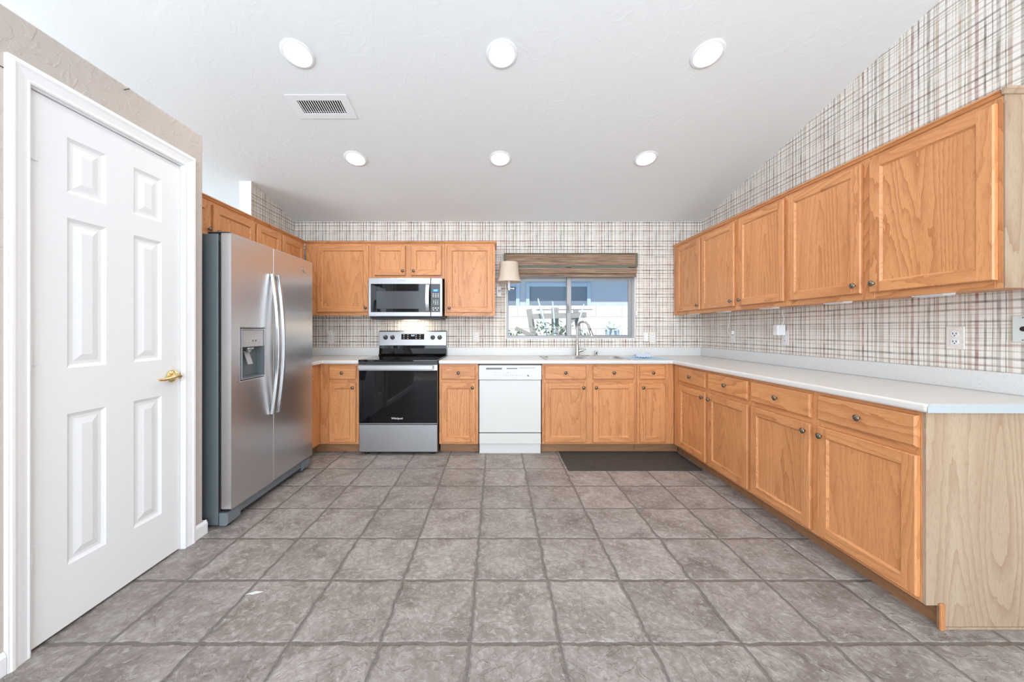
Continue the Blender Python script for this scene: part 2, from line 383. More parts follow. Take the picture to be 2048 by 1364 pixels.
for i, (a, b) in enumerate(WINS):
    m = MB()
    for x0, x1, z0, z1 in ((a, a+0.05, 0.2, 3.4), (b-0.05, b, 0.2, 3.4), (a, b, 0.2, 0.25), (a, b, 3.35, 3.4), ((a+b)/2-0.02, (a+b)/2+0.02, 0.25, 3.35)):
        m.box(x0, x1, FRONT-0.1, FRONT-0.04, z0, z1)
    tag(m.build('window_%d' % (i+2), TRIM), kind='structure')  # unseen window frame, added around a fill light
m = MB().box(FARL+0.001, XR-0.001, FRONT+0.001, FRONT+0.014, 0, 0.1, bev=0.003); tag(m.build('baseboard_rear', TRIM), kind='structure')

# pantry door
d = bpy.data.objects.new('door_1', None); COL.objects.link(d); d.location = (PX-0.008, DY0+0.003, 0.012); d.rotation_euler = (0, 0, PI/2); tag(d, kind='structure')
DW, DH = DY1-DY0-0.006, DTOP-0.016
def door_slab():
    m = MB()
    cols = [(0.118, 0.262), (0.386, 0.53)]; rows = [(0.240, 0.846), (1.03, 1.634), (1.734, 1.956)]
    cols = [(0.116, 0.260), (0.380, 0.522)]
    xs = [0, cols[0][0], cols[0][1], cols[1][0], cols[1][1], DW]; zs = [0, rows[0][0], rows[0][1], rows[1][0], rows[1][1], rows[2][0], rows[2][1], DH]
    for i in range(5):
        for j in range(7):
            x0, x1, z0, z1 = xs[i], xs[i+1], zs[j], zs[j+1]
            if i in (1, 3) and j in (1, 3, 5):
                # sticking, groove, raised field
                prof = [(0, 0), (0.006, 0.004), (0.014, 0.008), (0.026, 0.008), (0.052, 0.0015)]
                rings = [[(x0+a, y, z0+a), (x1-a, y, z0+a), (x1-a, y, z1-a), (x0+a, y, z1-a)] for a, y in prof]
                vs = [p for r in rings for p in r]; fs = [[k*4+q, k*4+(q+1) % 4, k*4+4+(q+1) % 4, k*4+4+q] for k in range(len(prof)-1) for q in range(4)]
                n = (len(prof)-1)*4; fs.append([n, n+1, n+2, n+3]); m.add(vs, fs)
            else: m.add([(x0, 0, z0), (x1, 0, z0), (x1, 0, z1), (x0, 0, z1)], [[0, 1, 2, 3]])
    t = 0.035
    m.add([(0, 0, 0), (DW, 0, 0), (DW, t, 0), (0, t, 0), (0, 0, DH), (DW, 0, DH), (DW, t, DH), (0, t, DH)], [[0, 3, 2, 1], [4, 5, 6, 7], [0, 4, 7, 3], [1, 2, 6, 5], [2, 3, 7, 6]])
    return m
sl = door_slab().build('door_slab', DOORWHITE, d)
for z in (1.86, 1.095, 0.335):
    m = MB().tube([(-0.004, -0.008, z-0.045), (-0.004, -0.008, z+0.045)], 0.006, 10)
    m.box(-0.002, 0.024, -0.0025, 0.002, z-0.045, z+0.045)
    for k in range(1, 5): m.tube([(-0.004, -0.008, z-0.045+k*0.018-0.001), (-0.004, -0.008, z-0.045+k*0.018+0.001)], 0.0064, 10)
    m.build('hinge', WHITEB, d)
kx, kz = 0.578, 0.94
hd = MB().lathe([(0.0, -0.004), (0.0335, -0.004), (0.0335, -0.008), (0.027, -0.014), (0.016, -0.018), (0.012, -0.034), (0.014, -0.046), (0.0, -0.052)], (kx, 0, kz), 'y', 28)
hd.tube([(kx+0.004, -0.042, kz), (kx-0.02, -0.046, kz+0.001), (kx-0.05, -0.046, kz-0.004), (kx-0.085, -0.041, kz-0.009), (kx-0.108, -0.036, kz-0.007)], [0.010, 0.0095, 0.008, 0.0085, 0.006], 12)
h = hd.build('door_handle', BRASS, d)
MB().tube([(kx+0.014, -0.028, kz), (kx+0.044, -0.016, kz-0.002)], [0.009, 0.005], 12).build('thumb_turn', BRASS, h)
MB().box(DW+0.0005, DW+0.0012, 0.002, 0.03, kz-0.028, kz+0.028).build('latch_plate', BRASS, d)
m = MB().box(PX-0.004, PX-0.001, DY1+0.0025, DY1+0.011, 0.93, 0.985)
tag(m.build('strike_plate', BRASS), 'brass strike plate on the jamb beside the pantry door lever', 'strike plate')
# jamb lining and casing
m = MB(); j0, j1 = DY0-0.02, DY1+0.02
m.box(PX-0.10, PX, j0, DY0, 0, DTOP, bev=0.002); m.box(PX-0.10, PX, DY1, j1, 0, DTOP, bev=0.002); m.box(PX-0.10, PX, j0, j1, DTOP-0.001, DTOP+0.019, bev=0.002)
m.box(PX-0.10, PX-0.046, DY0, DY0+0.012, 0, DTOP-0.001); m.box(PX-0.10, PX-0.046, DY1-0.012, DY1, 0, DTOP-0.001)
tag(m.build('trim_1', TRIM), kind='structure')
def casing():
    m = MB(); ci, cw = 0.006, 0.066
    prof = [(0.0, 0.0), (0.0, 0.010), (0.006, 0.013), (0.012, 0.011), (0.020, 0.012), (0.040, 0.016), (0.050, 0.020), (0.058, 0.020), (0.062, 0.016), (0.066, 0.016), (0.066, 0.0)]
    ya, yb, zt = DY0-ci, DY1+ci, DTOP+ci
    path = lambda o: [(ya-o, 0.0), (ya-o, zt+o), (yb+o, zt+o), (yb+o, 0.0)]
    vs = []; n = len(prof)
    for k in range(4):
        for o, t in prof:
            y, z = path(o)[k]; vs.append((PX+t, y, z))
    fs = [[k*n+i, k*n+i+1, (k+1)*n+i+1, (k+1)*n+i] for k in range(3) for i in range(n-1)]
    fs += [list(range(n)), [3*n+i for i in range(n)]]
    return m.add(vs, fs)
tag(casing().build('trim_2', TRIM), kind='structure')
m = MB(); bprof = [(0, 0), (0.013, 0), (0.013, 0.062), (0.009, 0.072), (0.005, 0.078), (0, 0.08)]
def basestrip(m, y0, y1): m.prism([(PX+0.0005+a, z) for a, z in bprof], 'y', y0, y1)
basestrip(m, DY1+0.073, PY1+0.012); m.prism([(PY1+0.0005+a, z) for a, z in bprof], 'x', PX-0.3, PX+0.012)
tag(m.build('baseboard_left', TRIM, bevel=0.002), kind='structure')
m = MB(); basestrip(m, -0.6, DY0-0.073); tag(m.build('baseboard_pantry', TRIM, bevel=0.002), kind='structure')

# kitchen window
wn = bpy.data.objects.new('window_1', None); COL.objects.link(wn); wn.location = ((WX0+WX1)/2, YB, WZ0); tag(wn, kind='structure')
hw, hh = (WX1-WX0)/2, WZ1-WZ0
m = MB()
for x0, x1, z0, z1 in ((-hw, -hw+0.008, 0, hh), (hw-0.008, hw, 0, hh), (-hw, hw, 0, 0.008), (-hw, hw, hh-0.008, hh)): m.box(x0, x1, 0.0, 0.13, z0, z1)
m.build('window_reveal', WHITEB, wn)
m = MB(); fw = 0.024
for x0, x1, z0, z1 in ((-hw+0.008, -hw+0.008+fw, 0.008, hh-0.008), (hw-0.03, hw-0.008, 0.008, hh-0.008), (-hw+0.03, hw-0.03, 0.008, 0.034), (-hw+0.03, hw-0.03, hh-0.03, hh-0.008)):
    m.box(x0, x1, 0.045, 0.11, z0, z1, bev=0.002)
m.build('window_frame', FRAMEAL, wn)
def sash(name, x0, x1, y, fwl, fwr, fb):
    m = MB(); z0, z1 = 0.034, hh-0.03
    for a, b, c, dd in ((x0, x0+fwl, z0, z1), (x1-fwr, x1, z0, z1), (x0+fwl, x1-fwr, z0, z0+fb), (x0+fwl, x1-fwr, z1-0.2, z1-0.155), (x0+fwl, x1-fwr, z1-0.02, z1)): m.box(a, b, y, y+0.022, c, dd, bev=0.002)
    return m.build(name, FRAMEAL, wn), (x0+fwl, x1-fwr, z0+fb, z1)
gl = G('tinted_window_glass'); tr = gl.n('ShaderNodeBsdfTransparent', {0: (0.86, 0.9, 0.93, 1)}); gs = gl.n('ShaderNodeBsdfGlossy', {0: (1, 1, 1, 1), 1: 0.02})
fres = gl.n('ShaderNodeFresnel', {0: 1.12}); mx = gl.n('ShaderNodeMixShader', {0: fres.outputs[0], 1: tr.outputs[0], 2: gs.outputs[0]}); gl.t.links.new(mx.outputs[0], gl.out.inputs[0])
GLASS = gl.m
def lx(px): return px-(WX0+WX1)/2
s1, r1 = sash('sash', -hw+0.032, lx(0.872), 0.078, 0.004, 0.058, 0.004)
MB().box(r1[0], r1[1], 0.087, 0.091, r1[2], r1[3]).build('glass_pane', GLASS, s1)
s2, r2 = sash('sash', lx(0.815), hw-0.03, 0.050, 0.05, 0.033, 0.012)
MB().box(r2[0], r2[1], 0.06, 0.064, r2[2], r2[3]).build('glass_pane', GLASS, s2)
m = MB().box(lx(0.815)+0.006, lx(0.815)+0.024, 0.036, 0.05, 0.30, 0.40, bev=0.004); m.tube([(lx(0.815)+0.015, 0.035, 0.33), (lx(0.815)+0.015, 0.026, 0.345), (lx(0.815)+0.015, 0.03, 0.38)], 0.006, 8)
m.build('latch', FRAMEAL, s2)

# ------------------------------------------------------------------ cabinets
def knob(parent, x, y, z):
    pr = [(0.0045, 0.0), (0.0045, -0.010), (0.006, -0.013), (0.0145, -0.0155), (0.0155, -0.019), (0.0135, -0.0225), (0.0125, -0.0215), (0.0105, -0.0225), (0.009, -0.0245), (0.004, -0.026), (0.0, -0.026)]
    o = knob.mesh
    if o is None:
        ob = MB().lathe(pr, (0, 0, 0), 'y', 20).build('knob', BRONZE, parent, (x, y, z)); knob.mesh = ob.data; return ob
    ob = bpy.data.objects.new('knob', o); COL.objects.link(ob); ob.parent = parent; ob.location = (x, y, z); return ob
knob.mesh = None
DT = 0.019
def panel_door(parent, x0, x1, z0, z1, kside=None, fw=0.052, ky=None, kx=None):
    """frame-and-panel door in front of y=0; kside 'lt','rt','lb','rb' places the knob"""
    o = MB(); w, h = x1-x0, z1-z0; yf = -DT-0.001; yb = -0.001; rec = 0.009; c = 0.004
    # outer shell with chamfered face edges
    def ring(a, y): return [(a, y, a), (w-a, y, a), (w-a, y, h-a), (a, y, h-a)]
    vs = ring(0, yb)+ring(0, yf+c*1.4)+ring(c, yf)
    fs = [[k*4+q, k*4+(q+1) % 4, k*4+4+(q+1) % 4, k*4+4+q] for k in range(2) for q in range(4)]+[[3, 2, 1, 0]]
    o.add(vs, fs, 0)
    st = [(c, fw, c, h-c), (w-fw, w-c, c, h-c)]
    for a, b, p, q in st: o.add([(a, yf, p), (b, yf, p), (b, yf, q), (a, yf, q)], [[0, 1, 2, 3]], 0)
    for p, q in ((c, fw), (h-fw, h-c)): o.add([(fw, yf, p), (w-fw, yf, p), (w-fw, yf, q), (fw, yf, q)], [[0, 1, 2, 3]], 1)
    i0 = ring(fw, yf); i1 = ring(fw+0.003, yf+0.004); i2 = ring(fw+0.009, yf+rec)
    o.add(i0+i1+i2, [[k*4+q, k*4+(q+1) % 4, k*4+4+(q+1) % 4, k*4+4+q] for k in range(2) for q in range(4)], 1)
    o.add(i2, [[0, 1, 2, 3]], 0)
    d = o.build('door', WOODS, parent, (x0, 0, z0))
    if kside:
        kxx = (0.027 if kside[0] == 'l' else w-0.027); kzz = (h-0.045 if kside[1] == 't' else 0.045)
        knob(d, kxx, yf, kzz)
    return d
def drawer(parent, x0, x1, z0, z1):
    o = MB(); w, h = x1-x0, z1-z0; yf = -DT-0.001; c = 0.007
    def ring(a, y): return [(a, y, a), (w-a, y, a), (w-a, y, h-a), (a, y, h-a)]
    o.add(ring(0, -0.001)+ring(0, yf+c*0.8)+ring(c, yf), [[k*4+q, k*4+(q+1) % 4, k*4+4+(q+1) % 4, k*4+4+q] for k in range(2) for q in range(4)]+[[3, 2, 1, 0], [8, 9, 10, 11]], 1)
    d = o.build('drawer', WOODS, parent, (x0, 0, z0)); knob(d, w/2, yf, h/2); return d
BZ0, BZ1 = 0.095, 0.866
def base_cabinet(label, loc, rz, w, cells, depth=0.6, toe=True, group='oak base cabinets', stile=None, toe_ext=(0, 0), ctop=None):
    t = thing('base_cabinet', label, 'cabinet', loc, rz, group)
    m = MB().box(0.001, w-0.001, 0.021, depth, BZ0+0.001, ctop or BZ1-0.001); m.build('carcass', OAKZ, t)
    m = MB(); xs = [0.0005]
    for c in cells: xs += [c[0]+0.012, c[1]-0.012]
    xs.append(w-0.0005)
    for i in range(0, len(xs), 2): m.box(xs[i], xs[i+1], 0.0, 0.02, BZ0, BZ1, 0, bev=0.001)
    for i in range(1, len(xs)-1, 2):
        for a, b in ((BZ0, 0.13), (0.668, 0.738), (0.83, BZ1)): m.box(xs[i], xs[i+1], 0.0008, 0.02, a, b, 1)
        m.box(xs[i], xs[i+1], 0.012, 0.02, 0.13, 0.668, 1)
    m.build('face_frame', WOODS, t)
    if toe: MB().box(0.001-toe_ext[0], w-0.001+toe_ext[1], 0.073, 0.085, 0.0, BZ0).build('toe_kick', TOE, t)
    for c in cells:
        if c[2] != 'x':
            drawer(t, c[0], c[1], 0.720, 0.849); panel_door(t, c[0], c[1], 0.115, 0.687, c[2])
    return t
FY = 3.46      # face of the back run
FX = 1.718     # face of the right run
def X(px, y): return (px-992)/717*y
# back run
base_cabinet('oak base cabinet left of the stove with one drawer over one narrow door', (-1.699, FY, 0), 0, 0.378, [(0.094, 0.352, 'rt')], group=None, toe_ext=(0.072, 0))
base_cabinet('oak base cabinet between the stove and the white dishwasher', (-0.548, FY, 0), 0, 0.378, [(0.023, 0.349, 'rt')], group=None)
base_cabinet('wide oak sink base cabinet below the window with two doors', (0.4425, FY, 0), 0, 0.9165, [(0.027, 0.424, 'rt'), (0.490, 0.887, 'lt')], group=None, ctop=0.72)
base_cabinet('narrow oak base cabinet in the corner to the right of the sink cabinet', (1.360, FY, 0), 0, 0.357, [(0.024, 0.268, 'lt')], group=None, toe_ext=(0, 0.072))
# left run beside the refrigerator
base_cabinet('oak base cabinet squeezed between the refrigerator and the left corner', (-1.699, 3.126, 0), PI/2, 0.333, [(0.015, 0.19, 'lt')], depth=0.585, group=None, toe_ext=(0, 0.073))
# right run (local x runs towards the camera)
base_cabinet('oak base cabinet of the right run nearest the corner with two drawers and two doors', (FX, 3.458, 0), -PI/2, 1.044, [(0.110, 0.540, 'rt'), (0.580, 1.032, 'lt')], depth=0.61, group=None, toe_ext=(0.073, 0))
tB = base_cabinet('oak base cabinet at the open end of the right counter with pale end panel', (FX, 2.411, 0), -PI/2, 0.966, [(0.018, 0.468, 'rt'), (0.514, 0.962-0.002, 'lt')], depth=0.61, group=None)
m = MB().prism([(0.0, BZ0), (0.058, BZ0), (0.058, 0.0), (0.612, 0.0), (0.612, BZ1), (0.0, BZ1)], 'x', 0.9665, 0.979); m.build('end_panel', PALE, tB)
MB().box(0.9795, 0.989, 0.048, 0.066, 0.0, 0.105, bev=0.002).build('corner_trim', OAKZ, tB)
MB().box(0.9795, 0.985, 0.0665, 0.612, 0.0, 0.010, bev=0.002).build('quarter_round', PALE, tB)
tag(tB.children[-3], 'pale wood grain laminate end panel')

UZ0, UZ1 = 1.348, 2.112
def crown(m, x0, x1, z, ends=(False, False), depth=0.3):
    # small cove moulding along the top edge; z is the cabinet top
    pr = [(0.0, -0.012), (-0.006, -0.010), (-0.012, 0.0), (-0.018, 0.004), (-0.018, 0.012), (0.02, 0.012), (0.02, 0.0), (0.0, 0.0)]
    a = x0-(0.018 if ends[0] else 0); b = x1+(0.018 if ends[1] else 0)
    m.prism(pr, 'x', a, b, 1)
    for k, e in enumerate(ends):
        if e:
            s = -1 if k == 0 else 1; xx = x0 if k == 0 else x1
            m.prism([(xx-s*p[0], p[1]) if True else p for p in pr], 'y', 0.0, depth, 0)
def upper_cabinet(label, loc, rz, w, h, doors, depth=0.3, ends=(False, False), mz=0.0):
    t = thing('wall_cabinet', label, 'cabinet', loc, rz)
    MB().box(0.001, w-0.001, 0.021, depth, 0.012, h-0.001).build('carcass', OAKZ, t)
    m = MB(); xs = [0.0005]
    for c in doors: xs += [c[0]+0.012, c[1]-0.012]
    xs.append(w-0.0005)
    for i in range(0, len(xs), 2): m.box(xs[i], xs[i+1], 0.0, 0.02, 0, h, 0, bev=0.001)
    for i in range(1, len(xs)-1, 2):
        for a, b in ((0, 0.04), (h-0.045, h)): m.box(xs[i], xs[i+1], 0.0008, 0.02, a, b, 1)
        m.box(xs[i], xs[i+1], 0.012, 0.02, 0.04, h-0.045, 1)
    m.build('face_frame', WOODS, t)
    m = MB(); pr = [(0.0, -0.012), (-0.006, -0.010), (-0.012, 0.0), (-0.018, 0.004), (-0.018, 0.012), (0.02, 0.012), (0.02, 0.0), (0.0, 0.0)]
    a = 0.0005-(0.018 if ends[0] else 0); b = w-0.0005+(0.018 if ends[1] else 0)
    m.prism([(p, q+h) for p, q in pr], 'x', a, b, 1)
    if ends[1]: m.prism([(w-p, q+h) for p, q in pr], 'y', -0.0005, depth, 0)
    if ends[0]: m.prism([(p, q+h) for p, q in pr], 'y', -0.0005, depth, 0)
    m.build('crown_moulding', WOODS, t)
    for c in doors: panel_door(t, c[0], c[1], 0.034, h-0.034, c[2])
    return t
UY = 3.765
H1 = UZ1-UZ0
upper_cabinet('oak wall cabinet left of the microwave with one large door', (-2.0, UY, UZ0), 0, 0.692, H1, [(0.125, 0.668, 'rb')])
upper_cabinet('short oak wall cabinet with two small doors directly above the microwave', (-1.307, UY, 1.733), 0, 0.766, UZ1-1.733, [(0.037, 0.361, 'rb'), (0.420, 0.735, 'lb')])
upper_cabinet('oak wall cabinet between the microwave and the wall lamp', (-0.540, UY, UZ0-0.004), 0, 0.530, H1+0.004, [(0.026, 0.503, 'lb')], ends=(False, True))
# left run above and behind the refrigerator
LX = -2.003
upper_cabinet('short oak wall cabinet above the refrigerator, partly hidden by the pantry wall', (LX, 2.104, 1.812), PI/2, 0.864, UZ1-1.812, [(0.02, 0.392, 'rb'), (0.418, 0.852, 'lb')], depth=0.285)
upper_cabinet('oak wall cabinet behind the refrigerator reaching the left corner', (LX, 2.97, UZ0), PI/2, 0.776, H1, [(0.012, 0.348, 'rb'), (0.372, 0.736, 'lb')], depth=0.285)
# right run
RX, RZ0, RZ1 = 2.02, 1.362, 2.140
HR = RZ1-RZ0
upper_cabinet('oak wall cabinet on the right wall tucked in the back corner, one door', (RX, 4.064, RZ0), -PI/2, 0.55, HR, [(0.09, 0.538, 'rb')], depth=0.315)
upper_cabinet('middle oak wall cabinet on the right wall with two doors', (RX, 3.513, RZ0), -PI/2, 1.034, HR, [(0.013, 0.493, 'rb'), (0.550, 1.015, 'lb')], depth=0.315)
tR = upper_cabinet('oak wall cabinet on the right wall nearest the camera with pale end', (RX, 2.478, RZ0), -PI/2, 1.051, HR, [(0.018, 0.508, 'rb'), (0.555, 1.036, 'lb')], depth=0.315)
MB().box(1.0515, 1.058, -0.0005, 0.315, 0.0, HR, bev=0.001).build('end_panel', PALE, tR)
MB().prism([(1.058+a, HR-0.012+b) for a, b in ((0, 0), (0.006, 0.002), (0.012, 0.012), (0.016, 0.016), (0.016, 0.026), (0.0, 0.026))], 'y', -0.018, 0.315).build('end_moulding', PALE, tR)

# ------------------------------------------------------------------ countertops
CZ0, CZ1 = 0.868, 0.904
def flat(z): return lambda x, y: z
c = thing('countertop', 'speckled white countertop left of the stove, running behind the refrigerator', 'countertop', (-1.9, 3.6, CZ0))
off = lambda pts: [(x+1.9, y-3.6) for x, y in pts]
CFY, CFX = 3.43, 1.688
MB().slab(off([(XL+0.002, 3.122), (-1.665, 3.122), (-1.665, CFY), (-1.3185, CFY), (-1.3185, YB-0.002), (XL+0.002, YB-0.002)]), [], flat(0), flat(CZ1-CZ0)).build('worktop', COUNTER, c, bevel=0.011, seg=3)
m = MB().box(XL+0.022+1.9, -1.3185+1.9, YB-0.022-3.6, YB-0.002-3.6, CZ1-CZ0, 0.132, bev=0.003); m.box(XL+0.002+1.9, XL+0.021+1.9, 3.122-3.6, YB-0.023-3.6, CZ1-CZ0, 0.132, bev=0.003)
m.build('backsplash', SPLASH, c)
c = thing('countertop', 'long speckled white L-shaped countertop with the sink, right of the stove', 'countertop', (1.9, 3.6, CZ0))
off = lambda pts: [(x-1.9, y-3.6) for x, y in pts]
CEND = 1.404
SX0, SX1, SY0, SY1 = 0.480, 1.320, 3.495, 3.995
bowls = [(SX0+0.04, 0.880, SY0+0.035, SY1-0.115), (0.915, SX1-0.04, SY0+0.035, SY1-0.115)]
hole = [(SX0+0.03, SY0+0.025), (SX1-0.03, SY0+0.025), (SX1-0.03, SY1-0.105), (SX0+0.03, SY1-0.105)]
MB().slab(off([(-0.5505, CFY), (CFX, CFY), (CFX, CEND), (XR-0.002, CEND), (XR-0.002, YB-0.002), (-0.5505, YB-0.002)]), [off(hole)], flat(0), flat(CZ1-CZ0)).build('worktop', COUNTER, c, bevel=0.011, seg=3)
m = MB().box(-0.5505-1.9, XR-0.023-1.9, YB-0.022-3.6, YB-0.002-3.6, CZ1-CZ0, 0.132, bev=0.003); m.box(XR-0.022-1.9, XR-0.002-1.9, CEND-3.6, YB-0.0025-3.6, CZ1-CZ0, 0.132, bev=0.003)
m.build('backsplash', SPLASH, c)
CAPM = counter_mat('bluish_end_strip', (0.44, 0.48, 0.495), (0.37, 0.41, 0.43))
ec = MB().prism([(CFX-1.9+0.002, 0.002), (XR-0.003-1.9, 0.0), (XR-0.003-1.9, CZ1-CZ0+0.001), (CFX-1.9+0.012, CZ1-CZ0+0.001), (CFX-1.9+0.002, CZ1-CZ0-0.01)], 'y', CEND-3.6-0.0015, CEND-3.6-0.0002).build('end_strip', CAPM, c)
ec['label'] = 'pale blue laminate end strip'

# ------------------------------------------------------------------ sink, faucet, things on the counter
SINKM = simple('warm_steel_sink', (0.50, 0.465, 0.42), 0.42, 0.3, var=0.05)
t = thing('sink', 'double bowl drop-in sink set in the counter under the window', 'sink', ((SX0+SX1)/2, (SY0+SY1)/2, CZ1))
ox, oy = (SX0+SX1)/2, (SY0+SY1)/2
def rr(x0, x1, y0, y1, r, n=5):
    pts = []
    for cx, cy, a0 in ((x1-r, y0+r, -90), (x1-r, y1-r, 0), (x0+r, y1-r, 90), (x0+r, y0+r, 180)):
        for k in range(n+1): a = math.radians(a0+90*k/n); pts.append((cx+r*math.cos(a)-ox, cy+r*math.sin(a)-oy))
    return pts
MB().slab(rr(SX0, SX1, SY0, SY1, 0.03), [rr(*b, 0.05) for b in bowls], flat(0.0005), flat(0.008)).build('rim', SINKM, t, bevel=0.003)
for b in bowls:
    m = MB(); top = rr(*b, 0.05); bot = rr(b[0]+0.02, b[1]-0.02, b[2]+0.02, b[3]-0.02, 0.05); n = len(top)
    m.add([(x, y, 0.002) for x, y in top]+[(x, y, -0.16) for x, y in bot], [[k, (k+1) % n, n+(k+1) % n, n+k] for k in range(n)]+[[n+k for k in range(n)]])
    bw = m.build('bowl', SINKM, t); md = bw.modifiers.new('thick', 'SOLIDIFY'); md.thickness = 0.0015
    cx, cy = (b[0]+b[1])/2-ox, (b[2]+b[3])/2-oy
    MB().lathe([(0.04, -0.1585), (0.04, -0.156), (0.03, -0.157), (0.0, -0.157)], (cx, cy, 0), 'z', 20).build('drain', CHROME, bw)

FXP, FYP = 0.893, 3.945
t = thing('faucet', 'brushed nickel pull-down gooseneck faucet behind the sink', 'faucet', (FXP, FYP, CZ1+0.008))
MB().slab([(0.135*math.cos(a)*(1), 0.028*math.sin(a)) for a in [2*PI*k/28 for k in range(28)]], [], flat(0), flat(0.005)).build('deck_plate', NICKEL, t, bevel=0.002)
MB().lathe([(0.027, 0.005), (0.027, 0.02), (0.024, 0.04), (0.021, 0.10), (0.0165, 0.125), (0.013, 0.14), (0.0, 0.14)], (0, 0, 0), 'z', 20).build('body', NICKEL, t)
pts = [(0, 0, 0.13), (0, 0, 0.27), (0.0, 0, 0.30)]
dx, dy = 0.80, -0.60
for k in range(1, 12):
    a = PI*k/11*0.93; r = 0.068; pts.append((dx*(r-r*math.cos(a)), dy*(r-r*math.cos(a)), 0.302+r*math.sin(a)*1.05))
MB().tube(pts, 0.0115, 14).build('spout', NICKEL, t)
e = Vector(pts[-1]); dr = (e-Vector(pts[-2])).normalized()
hd = MB().tube([e, e+dr*0.02, e+dr*0.05], [0.0125, 0.0145, 0.016], 14).build('spray_head', NICKEL, t)
MB().tube([e+dr*0.0505, e+dr*0.095, e+dr*0.104], [0.0165, 0.021, 0.0195], 14).build('spray_tip', CHROME, hd)
MB().tube([e+dr*0.02+Vector((0.0, -0.0165, 0)), e+dr*0.04+Vector((0.0, -0.018, 0))], 0.004, 8).build('button', BLACK, hd)
m = MB().tube([(0.015, -0.004, 0.052), (0.045, -0.008, 0.06), (0.062, -0.01, 0.062)], [0.017, 0.0165, 0.014], 12); m.tube([(0.055, -0.009, 0.07), (0.085, -0.012, 0.074), (0.092, -0.013, 0.068)], [0.008, 0.007, 0.006], 10)
m.build('lever', NICKEL, t)
t = thing('air_gap', 'small chrome air gap cap standing to the right of the faucet', 'air gap', (1.098, 3.94, CZ1+0.008))
MB().lathe([(0.024, 0), (0.024, 0.004), (0.018, 0.006), (0.018, 0.05), (0.014, 0.055), (0, 0.056)], (0, 0, 0), 'z', 20).build('cap', CHROME, t)
MB().box(-0.006, 0.006, -0.0185, -0.017, 0.02, 0.042).build('slot', BLACK, t)
# blue sheet with a crumpled wrapper
BLUE = simple('light_blue_paper', (0.42, 0.60, 0.74), 0.5, var=0.05)
m = MB(); nx, ny = 16, 6
def sheet(m, x0, x1, y0, y1, z, amp, seed, nx=16, ny=8, fold=None):
    r = random.Random(seed); ph = [r.uniform(0, 6) for _ in range(6)]
    vs = []
    for side in (0, 1):
        for j in range(ny+1):
            for i in range(nx+1):
                u, v = i/nx, j/ny; xx = x0+(x1-x0)*u+0.03*(1-v); yy = y0+(y1-y0)*v
                zz = z+amp*(0.5+0.5*math.sin(5*u+ph[0]+2*v))*(0.5+0.5*math.sin(4*v+ph[1]+3*u))+(fold(u, v) if fold else 0)
                vs.append((xx, yy, zz+side*0.0012))
    N = (nx+1)*(ny+1); fs = []
    for j in range(ny):
        for i in range(nx):
            a = j*(nx+1)+i; fs += [[a, a+nx+1, a+nx+2, a+1], [N+a, N+a+1, N+a+nx+2, N+a+nx+1]]
    per = [i for i in range(nx+1)]+[j*(nx+1)+nx for j in range(1, ny+1)]+[ny*(nx+1)+i for i in range(nx-1, -1, -1)]+[j*(nx+1) for j in range(ny-1, 0, -1)]
    for k in range(len(per)): a, b = per[k], per[(k+1) % len(per)]; fs.append([a, b, N+b, N+a])
    return m.add(vs, fs, 0, True)
sheet(m, 0, 0.36, 0, 0.40, 0.0005, 0.003, 3)
o = m.build('paper_sheet', BLUE, None, (1.325, 3.47, CZ1)); tag(o, 'flat light blue paper sheet lying on the counter right of the sink', 'paper')
fl = lambda u, v: 0.035*math.exp(-((v-0.5)/0.22)**2)*(0.6+0.4*math.sin(9*u))+0.012*math.sin(17*u+9*v)**2
m = MB(); sheet(m, 0, 0.15, 0, 0.13, 0.0075, 0.012, 5, 22, 16, fl)
g = G('clear_crumpled_film'); gm = g.bsdf(Base_Color=(0.75, 0.82, 0.92), Roughness=0.15, Transmission_Weight=0.35, Alpha=0.9)
o = m.build('plastic_wrapper', gm, None, (1.43, 3.66, CZ1)); tag(o, 'crumpled clear plastic wrapper lying on the blue paper sheet', 'wrapper')

# ------------------------------------------------------------------ refrigerator
FW, FH = 0.958, 1.78
t = thing('refrigerator', 'stainless side-by-side refrigerator with dispenser beside the pantry wall', 'refrigerator', (-1.592, 2.155, 0), PI/2)
MB().box(0.003, FW-0.003, 0.082, 0.685, 0.018, FH-0.004, bev=0.004, seg=2).build('case', FRSIDE, t)
MB().box(0.008, FW-0.008, 0.068, 0.0815, 0.10, FH-0.05).build('gasket', BLACK, t)
SE = 0.408
def plate(x0, x1, y0, y1, z0, z1, hole=None, dep=0.06):
    m = MB()
    if hole:
        hx0, hx1, hz0, hz1 = hole; xs = [x0, hx0, hx1, x1]; zs = [z0, hz0, hz1, z1]
        for i in range(3):
            for j in range(3):
                if (i, j) != (1, 1): m.add([(xs[i], y0, zs[j]), (xs[i+1], y0, zs[j]), (xs[i+1], y0, zs[j+1]), (xs[i], y0, zs[j+1])], [[0, 1, 2, 3]])
        a = [(hx0, hz0), (hx1, hz0), (hx1, hz1), (hx0, hz1)]
        m.add([(p, y0, q) for p, q in a]+[(p, y0+dep, q) for p, q in a], [[k, (k+1) % 4, 4+(k+1) % 4, 4+k] for k in range(4)]+[[4, 5, 6, 7]])
    else: m.add([(x0, y0, z0), (x1, y0, z0), (x1, y0, z1), (x0, y0, z1)], [[0, 1, 2, 3]])
    for i in range(0, 1):
        b = [(x0, z0), (x1, z0), (x1, z1), (x0, z1)]
        m.add([(p, y0, q) for p, q in b]+[(p, y1, q) for p, q in b], [[k, (k+1) % 4, 4+(k+1) % 4, 4+k] for k in range(4)]+[[4, 7, 6, 5]])
    return m
DZ0, DZ1 = 0.114, FH
HX0, HX1, HZ0, HZ1 = 0.080, 0.318, 0.878, 1.207
